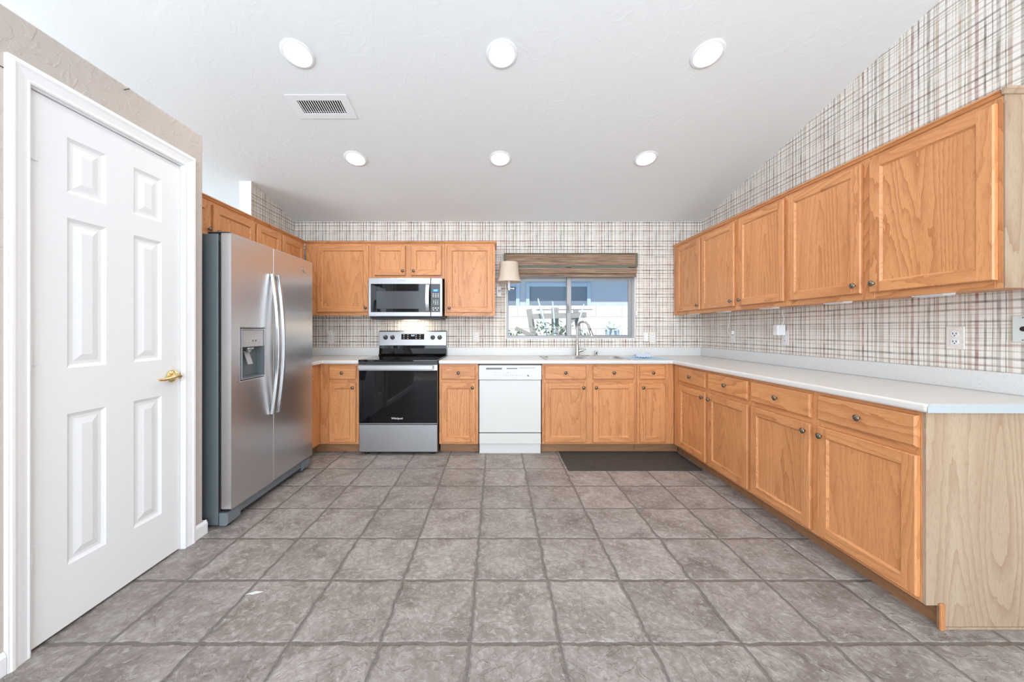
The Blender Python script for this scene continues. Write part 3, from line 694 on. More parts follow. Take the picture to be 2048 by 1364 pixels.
fd = plate(0, SE-0.002, 0, 0.066, DZ0, DZ1, (HX0, HX1, HZ0, HZ1), 0.06).build('freezer_door', STEELF, t, bevel=0.007, seg=3)
rd = plate(SE+0.002, FW, 0, 0.066, DZ0, DZ1).build('refrigerator_door', STEELF, t, bevel=0.007, seg=3)
# dispenser
m = MB().slab([(HX0+0.004, HZ0+0.004), (HX1-0.004, HZ0+0.004), (HX1-0.004, HZ1-0.004), (HX0+0.004, HZ1-0.004)], [[(HX0+0.012, HZ0+0.012), (HX1-0.012, HZ0+0.012), (HX1-0.012, HZ1-0.010), (HX0+0.012, HZ1-0.010)]], flat(0), flat(0.006))
m.v = [(x, -0.0035+z, y) for x, y, z in m.v]
m.build('dispenser_bezel', SATIN, fd)
m = MB().box(HX0+0.0125, HX1-0.0125, 0.004, 0.056, HZ1-0.122, HZ1-0.0105, bev=0.003); cp = m.build('control_panel', PANELG, fd)
for i in range(7):
    m = MB(); m.box(0.115+i*0.028-0.003, 0.115+i*0.028+0.003, 0.0034, 0.0042, HZ1-0.085, HZ1-0.082); m.box(0.115+i*0.028-0.002, 0.115+i*0.028+0.002, 0.0034, 0.0042, HZ1-0.068, HZ1-0.064)
    m.build('icon', WHITEINK, fd)
m = MB()
for i in (3, 4): m.lathe([(0.0, 0.003), (0.005, 0.003), (0.005, 0.0042)], (0.115+i*0.028, 0, HZ1-0.083), 'y', 12)
m.build('buttons', BLACK, fd)
m = MB().box(HX0+0.0125, HX1-0.0125, 0.050, 0.0585, HZ0+0.0125, HZ1-0.123)
m.box(HX0+0.0125, HX0+0.016, 0.004, 0.05, HZ0+0.0125, HZ1-0.123); m.box(HX1-0.016, HX1-0.0125, 0.004, 0.05, HZ0+0.0125, HZ1-0.123); m.box(HX0+0.016, HX1-0.016, 0.004, 0.05, HZ0+0.0125, HZ0+0.018)
m.build('recess', DISP, fd)
m = MB().box(0.165, 0.225, 0.012, 0.048, HZ1-0.14, HZ1-0.124, bev=0.004); m.tube([(0.195, 0.03, HZ1-0.14), (0.195, 0.03, HZ1-0.158)], [0.018, 0.012], 12)
m.build('nozzle', SATIN, fd)
m = MB().prism([(0.046, HZ1-0.15), (0.049, HZ1-0.15), (0.02, HZ1-0.235), (0.016, HZ1-0.235)], 'x', 0.172, 0.218); m.build('paddle', PANELG, fd)
def bow_handle(x, parent):
    m = MB(); z0, z1, n = 0.60, 1.592, 18; pts = []
    for i in range(n+1):
        s = i/n; b = 1-(2*s-1)**2; pts.append((x, -0.012-0.043*b, z0+(z1-z0)*s))
    vs = []; fs = []
    for (px, py, pz) in pts: vs += [(px-0.011, py-0.010, pz), (px+0.011, py-0.010, pz), (px+0.011, py+0.012, pz), (px-0.011, py+0.012, pz)]
    for i in range(n):
        for k in range(4): fs.append([i*4+k, i*4+(k+1) % 4, i*4+4+(k+1) % 4, i*4+4+k])
    fs += [[0, 1, 2, 3], [n*4+k for k in range(4)]]; m.add(vs, fs)
    h = m.build('handle', SATIN, parent, bevel=0.003); return h
bow_handle(SE-0.030, fd); bow_handle(SE+0.036, rd)
lg = thing('emblem', None, None); lg.parent = rd; lg.location = (0.80, -0.001, 1.69)
m = MB()
for cx, cz, r in ((0, 0.008, 0.012), (0.016, 0.0, 0.009)):
    m.tube([(cx+r*math.cos(a), 0, cz+r*0.7*math.sin(a)) for a in [0.4+5.2*k/16 for k in range(17)]], 0.0016, 6)
m.tube([(-0.012, 0, -0.006), (0.004, 0, -0.012), (0.024, 0, -0.010)], 0.0014, 6)
bpy.data.objects.remove(lg); m.build('emblem', CHROME, rd, (0.80, -0.0015, 1.69))
text('logo', 'Whirlpool', 0.013, GREYINK, rd, (0.83, -0.0006, 1.672))
m = MB().box(0.10, FW-0.10, 0.040, 0.075, 0.03, 0.108, bev=0.004)
for x0, x1 in ((0.004, 0.11), (FW-0.11, FW-0.004)): m.prism([(0.075, 0.016), (0.075, 0.092), (0.03, 0.092), (0.022, 0.08), (0.022, 0.03), (0.034, 0.016)], 'x', x0, x1)
kg = m.build('base_grille', FRGRILL, t)
MB().box(0.12, FW-0.12, 0.036, 0.0405, 0.033, 0.041).build('vent_slot', BLACK, kg)
MB().box(0.20, 0.38, 0.037, 0.0405, 0.050, 0.095, bev=0.002).build('filter_cover', FRGRILL, kg)
for x in (0.02, FW-0.09):
    MB().box(x, x+0.07, 0.03, 0.075, 0.0925, 0.108, bev=0.004).build('bottom_hinge', BLACK, t)
    MB().box(x-0.012, x+0.07, 0.02, 0.15, FH-0.0035, FH+0.009, bev=0.004).build('hinge_cover', BLACK, t)
for x in (0.05, FW-0.05):
    for y in (0.06, 0.6): MB().lathe([(0.018, 0), (0.018, 0.02)], (x, y, 0), 'z', 12).build('foot', BLACK, t)

# ------------------------------------------------------------------ range
t = thing('range', 'freestanding electric range with stainless drawer and black glass cooktop', 'stove', (-1.3115, 3.42, 0))
RW = 0.757
MB().box(0.002, RW-0.002, 0.03, 0.635, 0.022, 0.892).build('body', BLACK, t)
ct = MB().box(0.0, RW, -0.004, 0.60, 0.893, 0.912, bev=0.003, seg=2).build('cooktop', BLACKG, t)
RING = simple('burner_print', (0.09, 0.09, 0.095), 0.2)
for cx, cy, r in ((0.19, 0.15, 0.105), (0.56, 0.15, 0.085), (0.19, 0.43, 0.075), (0.56, 0.43, 0.105)):
    m = MB()
    for rr_ in (r, r*0.6): m.lathe([(rr_-0.0015, 0.9121), (rr_+0.0015, 0.9123)], (cx, cy, 0), 'z', 40, cap=False)
    m.build('burner_ring', RING, ct)
MB().box(0.004, RW-0.004, 0.0, 0.03, 0.868, 0.8925).build('vent_trim', BLACK, t)
m = MB().prism([(0.60, 0.905), (0.56, 0.915), (0.585, 0.93), (0.60, 0.99), (0.60, 1.02), (0.648, 1.02), (0.648, 0.905)], 'x', 0.006, RW-0.006); bgd = m.build('backguard', BLACKG, t)
m = MB().prism([(0.575, 1.021), (0.598, 1.176), (0.606, 1.188), (0.648, 1.188), (0.648, 1.021)], 'x', 0.0, RW); cpn = m.build('control_panel', STEEL, t, bevel=0.004)
sl_ = (0.598-0.575)/(1.176-1.021)
def py(z): return 0.575+(z-1.021)*sl_
tilt = math.atan(sl_)
for x in (0.077, 0.155, 0.604, 0.682):
    m = MB().lathe([(0.0, 0.0), (0.026, 0.0), (0.0245, -0.005), (0.022, -0.018), (0.0, -0.019)], (0, 0, 0), 'y', 24); m.box(-0.005, 0.005, -0.026, -0.018, -0.021, 0.021, bev=0.002)
    k = m.build('dial', BLACK, t, (x, py(1.112)-0.0005, 1.112)); k.rotation_euler = (-tilt, 0, 0)
    MB().box(-0.0015, 0.0015, -0.0268, -0.0262, 0.004, 0.019).build('mark', WHITEINK, k)
k = MB().box(0.0, 0.257, -0.0025, -0.0003, -0.032, 0.032, bev=0.001).build('display', BLACKG, t, (0.252, py(1.12), 1.12)); k.rotation_euler = (-tilt, 0, 0)
MB().box(-0.003, 0.260, -0.0003+0.0002, 0.0004, -0.035, 0.035).build('display_frame', SATIN, k)
text('clock', '9:57', 0.022, BLUELIT, k, (0.13, -0.003, 0.012))
m = MB(); r = random.Random(2)
for i in range(5):
    for j in range(3):
        if i != 2: m.box(0.03+i*0.045-0.006, 0.03+i*0.045+0.006, -0.0032, -0.0026, -0.02+j*0.02-0.0015, -0.02+j*0.02+0.0015)
m.build('keys', WHITEINK, k)
od = MB().box(0.002, RW-0.002, 0.0, 0.029, 0.296, 0.866, bev=0.004).build('oven_door', STEEL, t)
MB().box(0.006, RW-0.006, -0.003, -0.0002, 0.305, 0.809, bev=0.001).build('door_glass', BLACKG, od)
m = MB().box(0.012, RW-0.040, -0.052, -0.036, 0.822, 0.862, bev=0.004, seg=2)
for x in (0.03, RW-0.075): m.box(x, x+0.035, -0.037, 0.0, 0.83, 0.855)
m.build('handle', STEEL, od)
text('logo', 'Whirlpool', 0.026, WHITEINK, od, (RW*0.487, -0.0033, 0.352))
MB().box(0.004, RW-0.004, 0.002, 0.029, 0.030, 0.289, bev=0.004).build('storage_drawer', STEEL, t)
for x in (0.06, RW-0.06):
    for y in (0.05, 0.58): MB().lathe([(0.016, 0), (0.016, 0.022)], (x, y, 0), 'z', 12).build('foot', BLACK, t)

# ------------------------------------------------------------------ microwave
MZ = 1.318; MH = 0.412
t = thing('microwave', 'stainless over-the-range microwave with black window hung above the stove', 'microwave', (-1.310, 3.675, MZ))
MB().box(0.003, 0.756, 0.035, 0.385, 0.004, MH, bev=0.003).build('body', BLACK, t)
dr = MB().box(0.0, 0.640, 0.0, 0.034, 0.016, MH, bev=0.005, seg=2).build('door', STEEL, t)
cpn = MB().box(0.642, 0.759, 0.0, 0.034, 0.016, MH, bev=0.005, seg=2).build('control_panel', STEEL, t)
MB().box(0.026, 0.6395, -0.002, 0.0, 0.060, 0.350, bev=0.0008).build('window', BLACKG, dr)
SCREEN = simple('dark_window_mesh', (0.035, 0.04, 0.046), 0.25, var=0.1, scale=400)
MB().box(0.085, 0.545, -0.0026, -0.0021, 0.095, 0.275).build('window_screen', SCREEN, dr)
MB().box(0.6425, 0.738, -0.002, 0.0, 0.060, 0.350, bev=0.0008).build('keypad', BLACKG, cpn)
MB().box(0.662, 0.722, -0.0028, -0.0021, 0.268, 0.296).build('display', BLUELED, cpn)
text('clock', '9:57', 0.022, BLUELIT, cpn, (0.692, -0.0031, 0.282))
text('lettering', '1 2 3\n4 5 6\n7 8 9\n* 0 #', 0.014, WHITEINK, cpn, (0.691, -0.0024, 0.163), sx=2.0)
m = MB()
for j in range(3):
    for i in range(3): m.box(0.660+i*0.025, 0.676+i*0.025, -0.0026, -0.0021, 0.214+j*0.015, 0.220+j*0.015)
for i in range(3): m.box(0.660+i*0.025, 0.676+i*0.025, -0.0026, -0.0021, 0.098, 0.106)
for x in (0.668, 0.706): m.lathe([(0.0, -0.0021), (0.006, -0.0021), (0.006, -0.0026), (0, -0.0026)], (x, 0, 0.082), 'y', 12)
m.build('buttons', WHITEINK, cpn)
m = MB(); vs = []; fs = []; n = 12
for i in range(n+1):
    s = i/n; b = 1-(2*s-1)**2; y = -0.012-0.03*b; z = 0.066+0.276*s
    vs += [(0.591, y-0.008, z), (0.631, y-0.008, z), (0.629, y+0.01, z), (0.593, y+0.01, z)]
for i in range(n):
    for k in range(4): fs.append([i*4+k, i*4+(k+1) % 4, i*4+4+(k+1) % 4, i*4+4+k])
fs += [[0, 1, 2, 3], [n*4+k for k in range(4)]]; m.add(vs, fs); m.build('handle', SATIN, dr, bevel=0.004)
text('logo', 'Whirlpool', 0.018, GREYINK, dr, (0.345, -0.0006, 0.384))
MB().box(0.02, 0.74, 0.03, 0.36, -0.014, 0.0035, bev=0.004).build('vent_base', BLACK, t)
MB().box(0.30, 0.46, 0.22, 0.30, -0.0155, -0.0145).build('cooktop_light', BULB, t)
lamp('cooktop_lamp', 'AREA', (-0.93, 3.93, MZ-0.02), (math.radians(20), 0, 0), 1.15, (1, 0.85, 0.66), shape='RECTANGLE', size=0.2, size_y=0.06)

# ------------------------------------------------------------------ dishwasher
t = thing('dishwasher', 'white built-in dishwasher under the counter right of the stove', 'dishwasher', (-0.1655, 3.448, 0))
DWW = 0.603
MB().box(0.004, DWW-0.004, 0.03, 0.58, 0.02, 0.862).build('tub', BLACK, t)
cpn = MB().box(0.0, DWW, -0.008, 0.029, 0.715, 0.857, bev=0.006, seg=2).build('control_panel', WHITEP, t)
MB().box(0.004, DWW-0.004, 0.0, 0.029, 0.208, 0.713, bev=0.004).build('door', WHITEP, t)
MB().box(0.004, DWW-0.004, 0.002, 0.029, 0.098, 0.200, bev=0.003).build('lower_panel', WHITEP, t)
MB().box(0.006, DWW-0.006, 0.022, 0.03, 0.002, 0.0975).build('toe_panel', WHITEP, t)
VD = simple('vent_grey', (0.16, 0.16, 0.165), 0.5)
m = MB().box(0.07, 0.222, -0.0088, -0.0075, 0.816, 0.832, bev=0.0005); m.box(0.268, 0.37, -0.0088, -0.0075, 0.821, 0.830, bev=0.0005); m.box(0.385, 0.54, -0.0088, -0.0075, 0.829, 0.832)
m.build('vent', VD, cpn)
m = MB()
for i in range(4): m.box(0.135+i*0.022, 0.145+i*0.022, -0.0086, -0.008, 0.758, 0.762); 
for i in range(5): m.box(0.232+i*0.023, 0.244+i*0.023, -0.0086, -0.008, 0.757, 0.762); m.box(0.236+i*0.023, 0.239+i*0.023, -0.0086, -0.008, 0.768, 0.774)
m.box(0.355, 0.368, -0.0086, -0.008, 0.757, 0.763); m.box(0.383, 0.415, -0.0086, -0.008, 0.757, 0.760); m.box(0.135, 0.185, -0.0086, -0.008, 0.786, 0.788); m.box(0.27, 0.295, -0.0086, -0.008, 0.784, 0.788)
PRINT = simple('pale_grey_print', (0.45, 0.45, 0.45), 0.5)
m.build('buttons', PRINT, cpn)
MB().lathe([(0.0, -0.0082), (0.0085, -0.0082), (0.0085, -0.0092), (0.0, -0.0092)], (0.473, 0, 0.757), 'y', 20).build('emblem', VD, cpn)

# ------------------------------------------------------------------ ceiling lights and vent
cang = -math.atan(CS)
proto = thing('ceiling_light', 'x', 'ceiling light', (0, 0, 0), 0, 'recessed ceiling lights')
MB().lathe([(0.0775, 0.0), (0.094, -0.0005), (0.095, -0.003), (0.09, -0.006), (0.079, -0.007), (0.0765, -0.004), (0.0755, 0.012)], (0, 0, 0), 'z', 40, cap=False).build('trim_ring', WHITEB, proto)
MB().lathe([(0.075, 0.002), (0.072, 0.03), (0.066, 0.08), (0.062, 0.12), (0.0, 0.12)], (0, 0, 0), 'z', 40, cap=False).build('can', WHITEB, proto)
MB().lathe([(0.0, 0.028), (0.03, 0.030), (0.046, 0.036), (0.05, 0.046), (0.044, 0.07), (0.02, 0.105), (0.0, 0.11)], (0, 0, 0), 'z', 32).build('bulb', BULB, proto)
lbl = ['left recessed ceiling light of the nearer row, beside the air vent', 'middle recessed ceiling light of the nearer row', 'right recessed ceiling light of the nearer row, toward the right wall',
       'left recessed ceiling light of the row closer to the window wall', 'middle recessed ceiling light of the row closer to the window wall', 'right recessed ceiling light of the row closer to the window wall']
for i, (x, y) in enumerate(LIGHTS):
    o = proto if i == 0 else copy_tree(proto)
    o.location = (x, y, ceil_z(y)); o.rotation_euler = (cang, 0, 0); o['label'] = lbl[i]
    lamp('can_lamp', 'SPOT', (x, y, ceil_z(y)-0.03), (0, 0, 0), 9, (1, 0.96, 0.90), spot_size=math.radians(150), spot_blend=0.9, shadow_soft_size=0.06)
t = thing('ceiling_vent', 'white ceiling air vent with narrow slats between the left ceiling lights', 'air vent', (-1.233, 2.544, ceil_z(2.544)))
t.rotation_euler = (cang, 0, 0)
vx, vy = 0.213, 0.102; ix, iy = 0.153, 0.0555
m = MB().slab([(-vx, -vy), (vx, -vy), (vx, vy), (-vx, vy)], [[(-ix, -iy), (ix, -iy), (ix, iy), (-ix, iy)]], flat(-0.0045), flat(-0.0005)); m.build('frame', WHITEB, t, bevel=0.0015)
m = MB().box(-ix+0.001, ix-0.001, -iy+0.001, iy-0.001, 0.06, 0.065)
for a, b, c_, d_ in ((-ix+0.0005, -ix+0.002, -iy+0.0005, iy-0.0005), (ix-0.002, ix-0.0005, -iy+0.0005, iy-0.0005), (-ix+0.002, ix-0.002, -iy+0.0005, -iy+0.002), (-ix+0.002, ix-0.002, iy-0.002, iy-0.0005)): m.box(a, b, c_, d_, 0.0, 0.06)
m.build('duct', VENTSHADE, t)
for i in range(18):
    x = -ix+0.011+i*(2*ix-0.022)/17
    m = MB().prism([(x-0.004, -0.0024), (x+0.0035, -0.0042), (x+0.0035, -0.003), (x-0.0035, -0.0012)], 'y', -iy+0.001, iy-0.001); m.build('slat', WHITEB, t)

# ------------------------------------------------------------------ window shade and wall lamp
def reed_mat():
    g = G('woven_reed_shade'); co = g.coords(); p = g.vmath('MULTIPLY', co, (2.2, 40, 130)); n = g.noise(p, 1, 3, 0.7); n2 = g.noise(g.vmath('MULTIPLY', co, (6, 10, 90)), 1, 2)
    c = g.ramp(n, [(0.33, (0.05, 0.03, 0.02)), (0.44, (0.17, 0.105, 0.068)), (0.54, (0.27, 0.185, 0.118)), (0.68, (0.46, 0.35, 0.235))])
    c = g.mix(g.maprange(n2, 0.5, 0.7, 0, 0.5), c, (0.33, 0.16, 0.12))
    return g.bsdf(Base_Color=c, Roughness=0.7, Normal=g.bump(n, 0.5, 0.003))
REED = reed_mat(); GREEN = simple('dark_green_binding', (0.14, 0.14, 0.095), 0.8, var=0.1); 
t = thing('window_shade', 'woven brown reed roman shade pulled up over the kitchen window', 'window shade', (0.834, YB-0.001, 1.79))
sw = 0.742
def slat(name, z0, z1, y0, y1, x0=-sw, x1=sw):
    return MB().box(x0, x1, y0, y1, z0, z1, 0, bev=0.002).build(name, REED, t)
v = slat('valance', 0.108, 0.252, -0.075, -0.066)
m = MB().box(-sw-0.004, -sw+0.022, -0.078, -0.0, 0.105, 0.255, bev=0.002); m.box(sw-0.022, sw+0.004, -0.078, -0.0, 0.105, 0.255, bev=0.002); m.box(-sw-0.003, sw+0.003, -0.078, -0.0, 0.2555, 0.262, bev=0.001); m.box(-sw+0.0225, sw-0.0225, -0.0775, -0.065, 0.105, 0.124, bev=0.002)
m.build('binding', GREEN, v)
slat('fold', 0.038, 0.100, -0.066, -0.052); slat('fold', 0.020, 0.055, -0.051, -0.038, -sw+0.006, sw-0.006); slat('fold', 0.0, 0.022, -0.062, -0.05, -sw+0.004, sw-0.004)
m = MB().box(-sw+0.01, sw-0.01, -0.062, -0.004, 0.215, 0.25); m.build('head_rail', OAKX, t)
m = MB()
for i in range(34): m.lathe([(0.0, -0.003), (0.003, -0.0015), (0.003, 0.0015), (0, 0.003)], (sw+0.01, -0.03, 0.02-i*0.0165), 'z', 6)
m.tube([(sw+0.01, -0.03, 0.03), (sw+0.01, -0.03, -0.55)], 0.001, 5)
m.build('bead_chain', WHITEB, t)
MB().lathe([(0.0, -0.03), (0.011, -0.028), (0.011, 0.02), (0.0, 0.026)], (sw+0.01, -0.03, -0.40), 'z', 10).build('chain_weight', WHITEB, t)

SHADEM = simple('cream_linen_shade', (0.58, 0.49, 0.405), 0.8, var=0.05, scale=120)
SHY = 3.86; SHX = 0.139
t = thing('wall_lamp', 'swing-arm wall lamp with cream bell shade beside the window', 'wall lamp', (0.005, YB-0.001, 1.62))
rx, ry = SHX-0.005, SHY-YB+0.001
m = MB(); prof = [(0.100, 0.310), (0.101, 0.27), (0.105, 0.22), (0.111, 0.17), (0.121, 0.13), (0.137, 0.100)]
pr2 = prof+[(r-0.002, z) for r, z in prof[::-1]]
m.lathe(pr2+[pr2[0]], (rx, ry, -0.01), 'z', 40, cap=False)
m.build('lamp_shade', SHADEM, t)
m = MB().tube([(rx, ry, 0.02), (rx, ry, 0.10)], 0.014, 14); m.tube([(rx, ry, 0.10), (rx, ry, 0.2)], 0.011, 10)
m.build('socket', WHITEB, t)
m = MB().tube([(rx, ry, 0.025), (rx+0.045, ry, 0.022)], 0.007, 10); m.lathe([(0, 0), (0.016, 0.002), (0.016, 0.01), (0, 0.014)], (rx+0.045, ry, 0.022), 'x', 16); m.lathe([(0.02, 0.0), (0.02, 0.012), (0.01, 0.02), (0, 0.02)], (rx, ry, 0.005), 'z', 18)
m.build('switch_knob', CHROME, t)
m = MB().tube([(0.03, -0.03, 0.015), (0.05, -0.10, 0.015), (rx, ry, 0.015)], 0.007, 10); m.tube([(0.03, 0.0, 0.015), (0.03, -0.035, 0.015)], 0.009, 10); m.tube([(0.03, -0.03, 0.0), (0.03, -0.03, 0.03)], 0.012, 12)
m.build('arm', WHITEB, t)
MB().box(0.0, 0.055, -0.018, 0.0, -0.05, 0.07, bev=0.006, seg=2).build('wall_plate', WHITEB, t)

# ------------------------------------------------------------------ outlets, plugs, under-cabinet lights
PAPB = PAPER_B; 
def outlet(label, loc, rz, plate_mat, group=None, kind='outlet'):
    t = thing('wall_outlet', label, 'outlet', loc, rz, group)
    MB().box(-0.036, 0.036, -0.006, -0.0003, -0.058, 0.058, bev=0.0025, seg=2).build('cover_plate', plate_mat, t)
    for z in (0.02, -0.02):
        m = MB().lathe([(0.0, -0.0062), (0.0165, -0.0062), (0.0165, -0.0078), (0.0, -0.008)], (0, 0, z), 'y', 24, smooth=False); r = m.build('receptacle', WHITEB, t)
        m = MB().box(-0.008, -0.005, -0.0086, -0.0079, z-0.002, z+0.007); m.box(0.005, 0.008, -0.0086, -0.0079, z-0.002, z+0.007); m.lathe([(0, -0.0086), (0.0028, -0.0086), (0.0028, -0.0079)], (0, 0, z-0.0085), 'y', 10); m.build('slots', BLACK, r)
    return t
PLATEP = simple('papered_outlet_plate', (0.75, 0.70, 0.66), 0.6, var=0.12, scale=60)
outlet('papered outlet on the back wall left of the stove, with a charger above', (-1.872, YB, 1.105), 0, PLATEP)
outlet('papered outlet on the back wall between the stove and the window', (-0.225, YB, 1.12), 0, PLATEP)
outlet('outlet on the back wall to the right of the window', (1.775, YB, 1.115), 0, ALMOND)
outlet('outlet on the right wall nearest the back corner, with a looped white cord', (XR, 3.535, 1.125), -PI/2, PLATEP)
outlet('outlet on the right wall under the white plug-in adapter', (XR, 2.895, 1.13), -PI/2, PLATEP)
outlet('outlet with two open sockets on the right wall nearest the camera', (XR, 1.822, 1.155), -PI/2, PLATEP)
# rocker switch beside the outlet right of the window
t = thing('light_switch', 'small white switch plate left of the outlet right of the window', 'switch', (1.70, YB, 1.115))
MB().box(-0.022, 0.022, -0.006, -0.0003, -0.05, 0.05, bev=0.002).build('cover_plate', WHITEB, t); MB().box(-0.008, 0.008, -0.010, -0.006, -0.015, 0.015, bev=0.002).build('rocker', WHITEB, t)
t = thing('phone_plate', 'pale wall plate with a dark jack on the right wall at the picture edge', 'wall plate', (XR, 1.585, 1.20), -PI/2)
MB().box(-0.036, 0.036, -0.006, -0.0003, -0.06, 0.06, bev=0.0025).build('cover_plate', simple('pale_grey_green_plate', (0.66, 0.70, 0.67), 0.4), t); MB().lathe([(0.0, -0.0064), (0.011, -0.0064), (0.011, -0.0075), (0, -0.0075)], (0.0, 0, 0.0), 'y', 16).build('jack', BLACK, t)
m = MB()
for z in (0.05, -0.05): m.lathe([(0.0, -0.0064), (0.004, -0.0064), (0.003, -0.0085), (0, -0.0085)], (0, 0, z), 'y', 12)
m.build('screws', CHROME, t)
def adapter(label, loc, rz, w, h, d, cord, name='power_adapter'):
    t = thing(name, label, 'adapter', loc, rz)
    MB().box(-w/2, w/2, -d, -0.0095, -h/2, h/2, bev=0.005, seg=2).build('housing', WHITEB, t)
    MB().box(-w/4, w/4, -d-0.0012, -d, -h/4, h/3, bev=0.0005).build('face_mark', ALMOND, t)
    if cord: MB().tube(cord, 0.0028, 8).build('cord', WHITEB, t)
    return t
def smooth(pts, n=6):
    P = [Vector(p) for p in pts]; out = []
    for i in range(len(P)-1):
        a, b, c, d_ = P[max(i-1, 0)], P[i], P[i+1], P[min(i+2, len(P)-1)]
        for k in range(n):
            s = k/n; out.append(0.5*((2*b)+(-a+c)*s+(2*a-5*b+4*c-d_)*s*s+(-a+3*b-3*c+d_)*s**3))
    return out+[P[-1]]
adapter('white plug-in charger with a cord up to the cabinet left of the microwave', (-1.868, YB, 1.160), 0, 0.042, 0.05, 0.034, smooth([(0.0, -0.03, -0.02), (-0.025, -0.033, 0.0), (-0.034, -0.02, 0.06), (-0.03, -0.018, 0.12), (-0.05, -0.018, 0.155), (-0.075, -0.02, 0.184)]))
adapter('white box adapter plugged into the right wall under the middle cabinets', (XR, 2.905, 1.195), -PI/2, 0.05, 0.085, 0.075, smooth([(0.015, -0.03, 0.04), (0.02, -0.02, 0.09), (0.0, -0.016, 0.13), (0.01, -0.02, 0.164)]))
adapter('small white plug with looped cord on the right wall near the back corner', (XR, 3.515, 1.17), -PI/2, 0.03, 0.035, 0.03, smooth([(0.0, -0.028, -0.01), (-0.04, -0.028, -0.015), (-0.07, -0.02, 0.03), (-0.055, -0.016, 0.1), (-0.05, -0.016, 0.15), (-0.03, -0.02, 0.186)]))
LENS = simple('frosted_lens', (0.8, 0.82, 0.82), 0.3)
proto = thing('under_cabinet_light', 'x', 'cabinet light', (0, 0, 0), -PI/2, 'under-cabinet lights on the right')
MB().box(-0.065, 0.065, -0.03, 0.03, -0.016, -0.0005, bev=0.003).build('housing', WHITEB, proto)
MB().box(-0.055, 0.055, -0.022, 0.022, -0.0185, -0.0165, bev=0.0008).build('lens', LENS, proto)
for i, (y, l) in enumerate(((3.80, 'slim light under the right wall cabinet in the back corner'), (3.30, 'slim light under the middle right cabinet, the end toward the back corner'), (2.75, 'slim light under the middle right cabinet, the end toward the camera'), (2.20, 'slim light under the nearest right cabinet, below its farther door'), (1.72, 'slim light under the nearest right cabinet, below its nearer door'))):
    o = proto if i == 0 else copy_tree(proto)
    o.location = (RX+0.075, y, RZ0+0.012); o['label'] = l
proto = thing('puck_light', 'x', 'cabinet light', (0, 0, 0), 0, 'puck lights under the back cabinets')
MB().lathe([(0.0, -0.014), (0.026, -0.014), (0.033, -0.010), (0.034, -0.0005), (0, -0.0005)], (0, 0, 0), 'z', 24).build('housing', WHITEB, proto)
for i, (x, l) in enumerate(((-1.49, 'small round light under the cabinet left of the microwave'), (-0.29, 'small round light under the cabinet right of the microwave'))):
    o = proto if i == 0 else copy_tree(proto); o.location = (x, UY+0.10, (UZ0 if i == 0 else UZ0-0.004)+0.012); o['label'] = l

# ------------------------------------------------------------------ floor things
m = MB().slab([(-0.573, -0.232), (0.573, -0.232), (0.573, 0.232), (-0.573, 0.232)], [], flat(0.0005), flat(0.009))
o = m.build('floor_mat', RUBBER, None, (1.185, 3.27, 0), bevel=0.003); tag(o, 'dark brown rubber mat on the floor in front of the sink cabinet', 'mat')
m = MB(); sheet(m, -0.02, 0.02, -0.009, 0.009, 0.0006, 0.002, 8, 6, 4)
o = m.build('paper_scrap', simple('white_scrap', (0.8, 0.8, 0.8), 0.6), None, (-1.11, 1.62, 0)); o.rotation_euler = (0, 0, 0.5); tag(o, 'tiny white paper scrap on the floor tiles near the pantry door', 'paper scrap')
m = MB().tube([(0, 0, 0), (0.022, 0, 0.003)], 0.002, 8); m.lathe([(0.0, 0.0), (0.004, 0.0), (0.004, 0.002), (0, 0.002)], (0.022, 0, 0.003), 'x', 10)
o = m.build('nail', simple('dark_nail', (0.15, 0.15, 0.15), 0.4, 0.8), None, (PX+0.0005, 1.648, 2.300)); tag(o, 'small nail near the top of the taupe wall above the door', 'nail')

# ------------------------------------------------------------------ outside the window
GZ = -0.1
def stucco(name, col):
    g = G(name); co = g.coords(); n = g.noise(co, 60, 4); return g.bsdf(Base_Color=g.mix(g.noise(co, 3), tuple(x*0.94 for x in col), col), Roughness=0.9, Normal=g.bump(n, 0.4, 0.01))
m = MB().box(-6, 8, YB+0.15, 12, GZ-0.1, GZ); tag(m.build('ground', stucco('gravel_ground', (0.5, 0.45, 0.4))), kind='structure')
def block_mat():
    g = G('garden_block'); c = g.sep(g.coords()); br = g.n('ShaderNodeTexBrick', {'Vector': g.comb(c[0], c[2], 0.0), 'Color1': (0.74, 0.68, 0.61, 1), 'Color2': (0.70, 0.64, 0.58, 1), 'Mortar': (0.40, 0.35, 0.31, 1), 'Scale': 1.0, 'Mortar Size': 0.006, 'Brick Width': 0.405, 'Row Height': 0.188, 'Mortar Smooth': 0.1})
    n = g.noise(g.coords(), 50, 3); return g.bsdf(Base_Color=g.mix(0.12, br.outputs[0], g.mix(n, (0.5, 0.45, 0.4), (0.85, 0.8, 0.75))), Roughness=0.9, Normal=g.bump(g.math('SUBTRACT', n, br.outputs[1]), 0.4, 0.006))
m = MB().box(-5, 7, 0, 0.15, 0, 1.675); o = m.build('wall_garden', block_mat(), None, (0.14, 5.6, GZ)); tag(o, kind='structure')
HS = stucco('neighbour_stucco', (0.46, 0.47, 0.49))
t = thing('neighbor_house', 'neighbouring stucco house in shade seen through the window above the block wall', 'house', (1.5, 9.0, GZ))
MB().box(-6, 6, 0, 0.3, 0, 2.9).build('house_wall', HS, t)
MB().box(-6.2, 6.2, -0.47, 0.3, 2.9, 3.05, bev=0.01).build('eave', simple('eave_tan', (0.4, 0.35, 0.3), 0.8), t)
TRM = stucco('blue_grey_trim', (0.40, 0.47, 0.52))
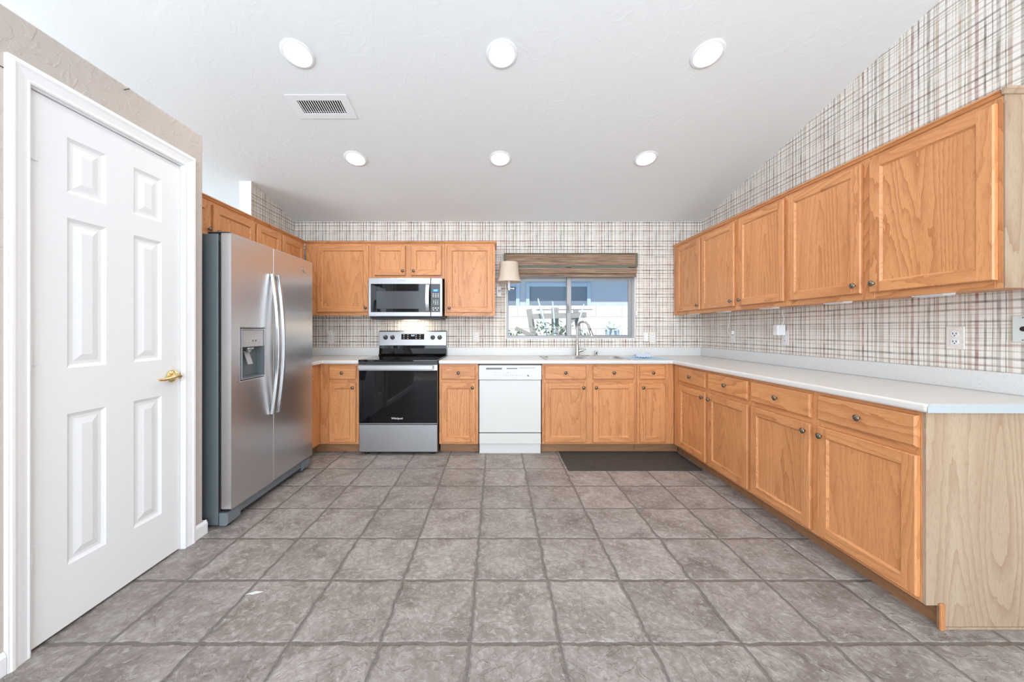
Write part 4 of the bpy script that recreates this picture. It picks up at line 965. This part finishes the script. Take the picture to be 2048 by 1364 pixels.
for x0, x1 in ((-0.66, 0.78), (-2.6, -1.0)):
    m = MB(); z0, z1 = 0.9, 2.38
    for a, b, c_, d_ in ((x0-0.09, x0, z0-0.09, z1+0.09), (x1, x1+0.09, z0-0.09, z1+0.09), (x0, x1, z1, z1+0.09), (x0, x1, z0-0.09, z0)): m.box(a, b, -0.04, 0.02, c_, d_, bev=0.004)
    wf = m.build('window_frame', TRM, t)
    MB().box(x0, x1, -0.012, -0.002, z0, z1).build('sun_screen', simple('dark_sun_screen', (0.17, 0.19, 0.21), 0.7), wf)

# weathered trellis, thorny canes, foliage, potted agave
WOODG = simple('weathered_wood', (0.30, 0.265, 0.24), 0.85, var=0.2)
t = thing('garden_trellis', 'weathered wooden trellis of crossed boards leaning near the block wall outside', 'trellis', (0.8, 5.2, GZ))
def board(name, a, b, wdt, th=0.03):
    a, b = Vector(a), Vector(b); dirn = (b-a).normalized(); side = dirn.cross(Vector((0, 1, 0))).normalized()*wdt/2; yv = Vector((0, th/2, 0))
    vs = [p+s*side+q*yv for p in (a, b) for s in (-1, 1) for q in (-1, 1)]
    MB().add(vs, [[0, 1, 3, 2], [4, 6, 7, 5], [0, 4, 5, 1], [2, 3, 7, 6], [0, 2, 6, 4], [1, 5, 7, 3]]).build(name, WOODG, t)
board('post', (-0.05, 0.0, 0), (-0.32, 0.02, 1.60), 0.08); board('post', (0.06, 0.02, 0), (0.06, 0.02, 1.62), 0.10); board('post', (0.56, 0.02, 0), (0.36, 0.02, 1.60), 0.07)
board('beam', (-0.28, -0.04, 1.49), (0.50, -0.04, 1.51), 0.075); board('brace', (-0.52, -0.03, 1.32), (-0.30, -0.03, 1.22), 0.06); board('brace', (0.02, -0.03, 1.14), (0.36, -0.03, 1.50), 0.05); board('lath', (-0.22, -0.06, 1.585), (0.58, -0.06, 1.59), 0.018)
CANE = simple('pale_grey_cane', (0.52, 0.58, 0.62), 0.7, var=0.15, scale=60)
t = thing('ocotillo', 'tall pale thorny canes growing in front of the trellis outside', 'plant', (0.72, 5.05, GZ))
for a in ([(0, 0, 0), (0.06, 0, 0.7), (0.0, 0, 1.25), (-0.10, 0, 1.62), (-0.13, 0, 1.74)], [(0.05, 0, 0), (0.12, 0.02, 0.8), (0.11, 0.02, 1.3), (0.08, 0.02, 1.70)], [(0.08, 0, 0), (0.33, 0.0, 0.8), (0.42, 0, 1.3), (0.52, 0, 1.66)]):
    p = smooth(a, 6); MB().tube(p, [0.026-0.018*i/(len(p)-1) for i in range(len(p))], 8).build('cane', CANE, t)
LEAFM = simple('garden_leaf_green', (0.17, 0.33, 0.12), 0.6, var=0.3, scale=20)
def shrub(label, loc, n, sp, hgt, seed):
    r = random.Random(seed); t = thing('shrub', label, 'plant', loc); m = MB(); st = MB()
    for i in range(n):
        a = r.uniform(0, 2*PI); q = r.random()**0.5*sp; z = hgt*r.uniform(0.35, 1.0); p = Vector((q*math.cos(a), q*math.sin(a)*0.6, z))
        L = r.uniform(0.03, 0.06); d_ = Vector((r.uniform(-1, 1), r.uniform(-1, 1), r.uniform(-0.3, 1))).normalized(); s = d_.cross(Vector((0.3, 0.2, 1))).normalized()*L*0.3; nrm = d_.cross(s).normalized()*0.0015
        for kk in (1, -1): m.add([p+nrm*kk, p+d_*L*0.5+s+nrm*kk, p+d_*L+nrm*kk, p+d_*L*0.5-s+nrm*kk], [[0, 1, 2, 3] if kk > 0 else [3, 2, 1, 0]])
        if i % 14 == 0: st.tube([(0, 0, 0), (p.x*0.5, p.y*0.5, z*0.6), tuple(p)], [0.006, 0.004, 0.002], 5)
    m.build('foliage', LEAFM, t); st.build('stems', WOODG, t)
shrub('leafy shrub tangled around the canes and trellis outside', (0.74, 4.74, GZ), 560, 0.28, 1.40, 4)
shrub('low leafy shrub at the lower left corner of the window view', (0.12, 4.80, GZ), 220, 0.22, 1.27, 9)
shrub('low leafy shrub behind the faucet in front of the block wall', (1.21, 4.80, GZ), 110, 0.09, 1.29, 12)
POT = simple('pale_blue_pot', (0.55, 0.62, 0.66), 0.6, var=0.1)
t = thing('potted_agave', 'spiky pale agave in a pale blue pot by the block wall outside', 'plant', (1.655, 5.1, GZ))
AZ = 0.10
MB().lathe([(r_, h_+AZ) for r_, h_ in [(0.0, 0.62), (0.06, 0.62), (0.07, 0.7), (0.09, 1.05), (0.098, 1.19), (0.09, 1.20), (0.08, 1.17), (0.0, 1.16)]], (0, 0, 0), 'z', 28).build('pot', POT, t)
AG = simple('pale_agave_leaf', (0.82, 0.84, 0.76), 0.6, var=0.15)
m = MB(); r = random.Random(5)
for i in range(30):
    a = 2*PI*i*0.382; el = -0.1+1.4*(i/30); L = 0.15+0.05*r.random(); d_ = Vector((math.cos(a)*math.cos(el), math.sin(a)*math.cos(el), math.sin(el))); s = d_.cross(Vector((0, 0, 1))).normalized(); u = s.cross(d_)
    b = Vector((0, 0, 1.19+AZ)); vs = []
    for f, wd in ((0.0, 0.016), (0.35, 0.026), (0.75, 0.016), (1.0, 0.001)):
        c0 = b+d_*L*f; vs += [c0-s*wd, c0+u*0.004, c0+s*wd, c0-u*0.004]
    fs = [[k*4+q, k*4+(q+1) % 4, k*4+4+(q+1) % 4, k*4+4+q] for k in range(3) for q in range(4)]; m.add(vs, fs+[[0, 1, 2, 3], [12, 13, 14, 15]])
m.build('leaves', AG, t)
MB().box(-0.2, 0.2, -0.2, 0.2, 0, 0.60+AZ, bev=0.01).build('plinth', HS, t)
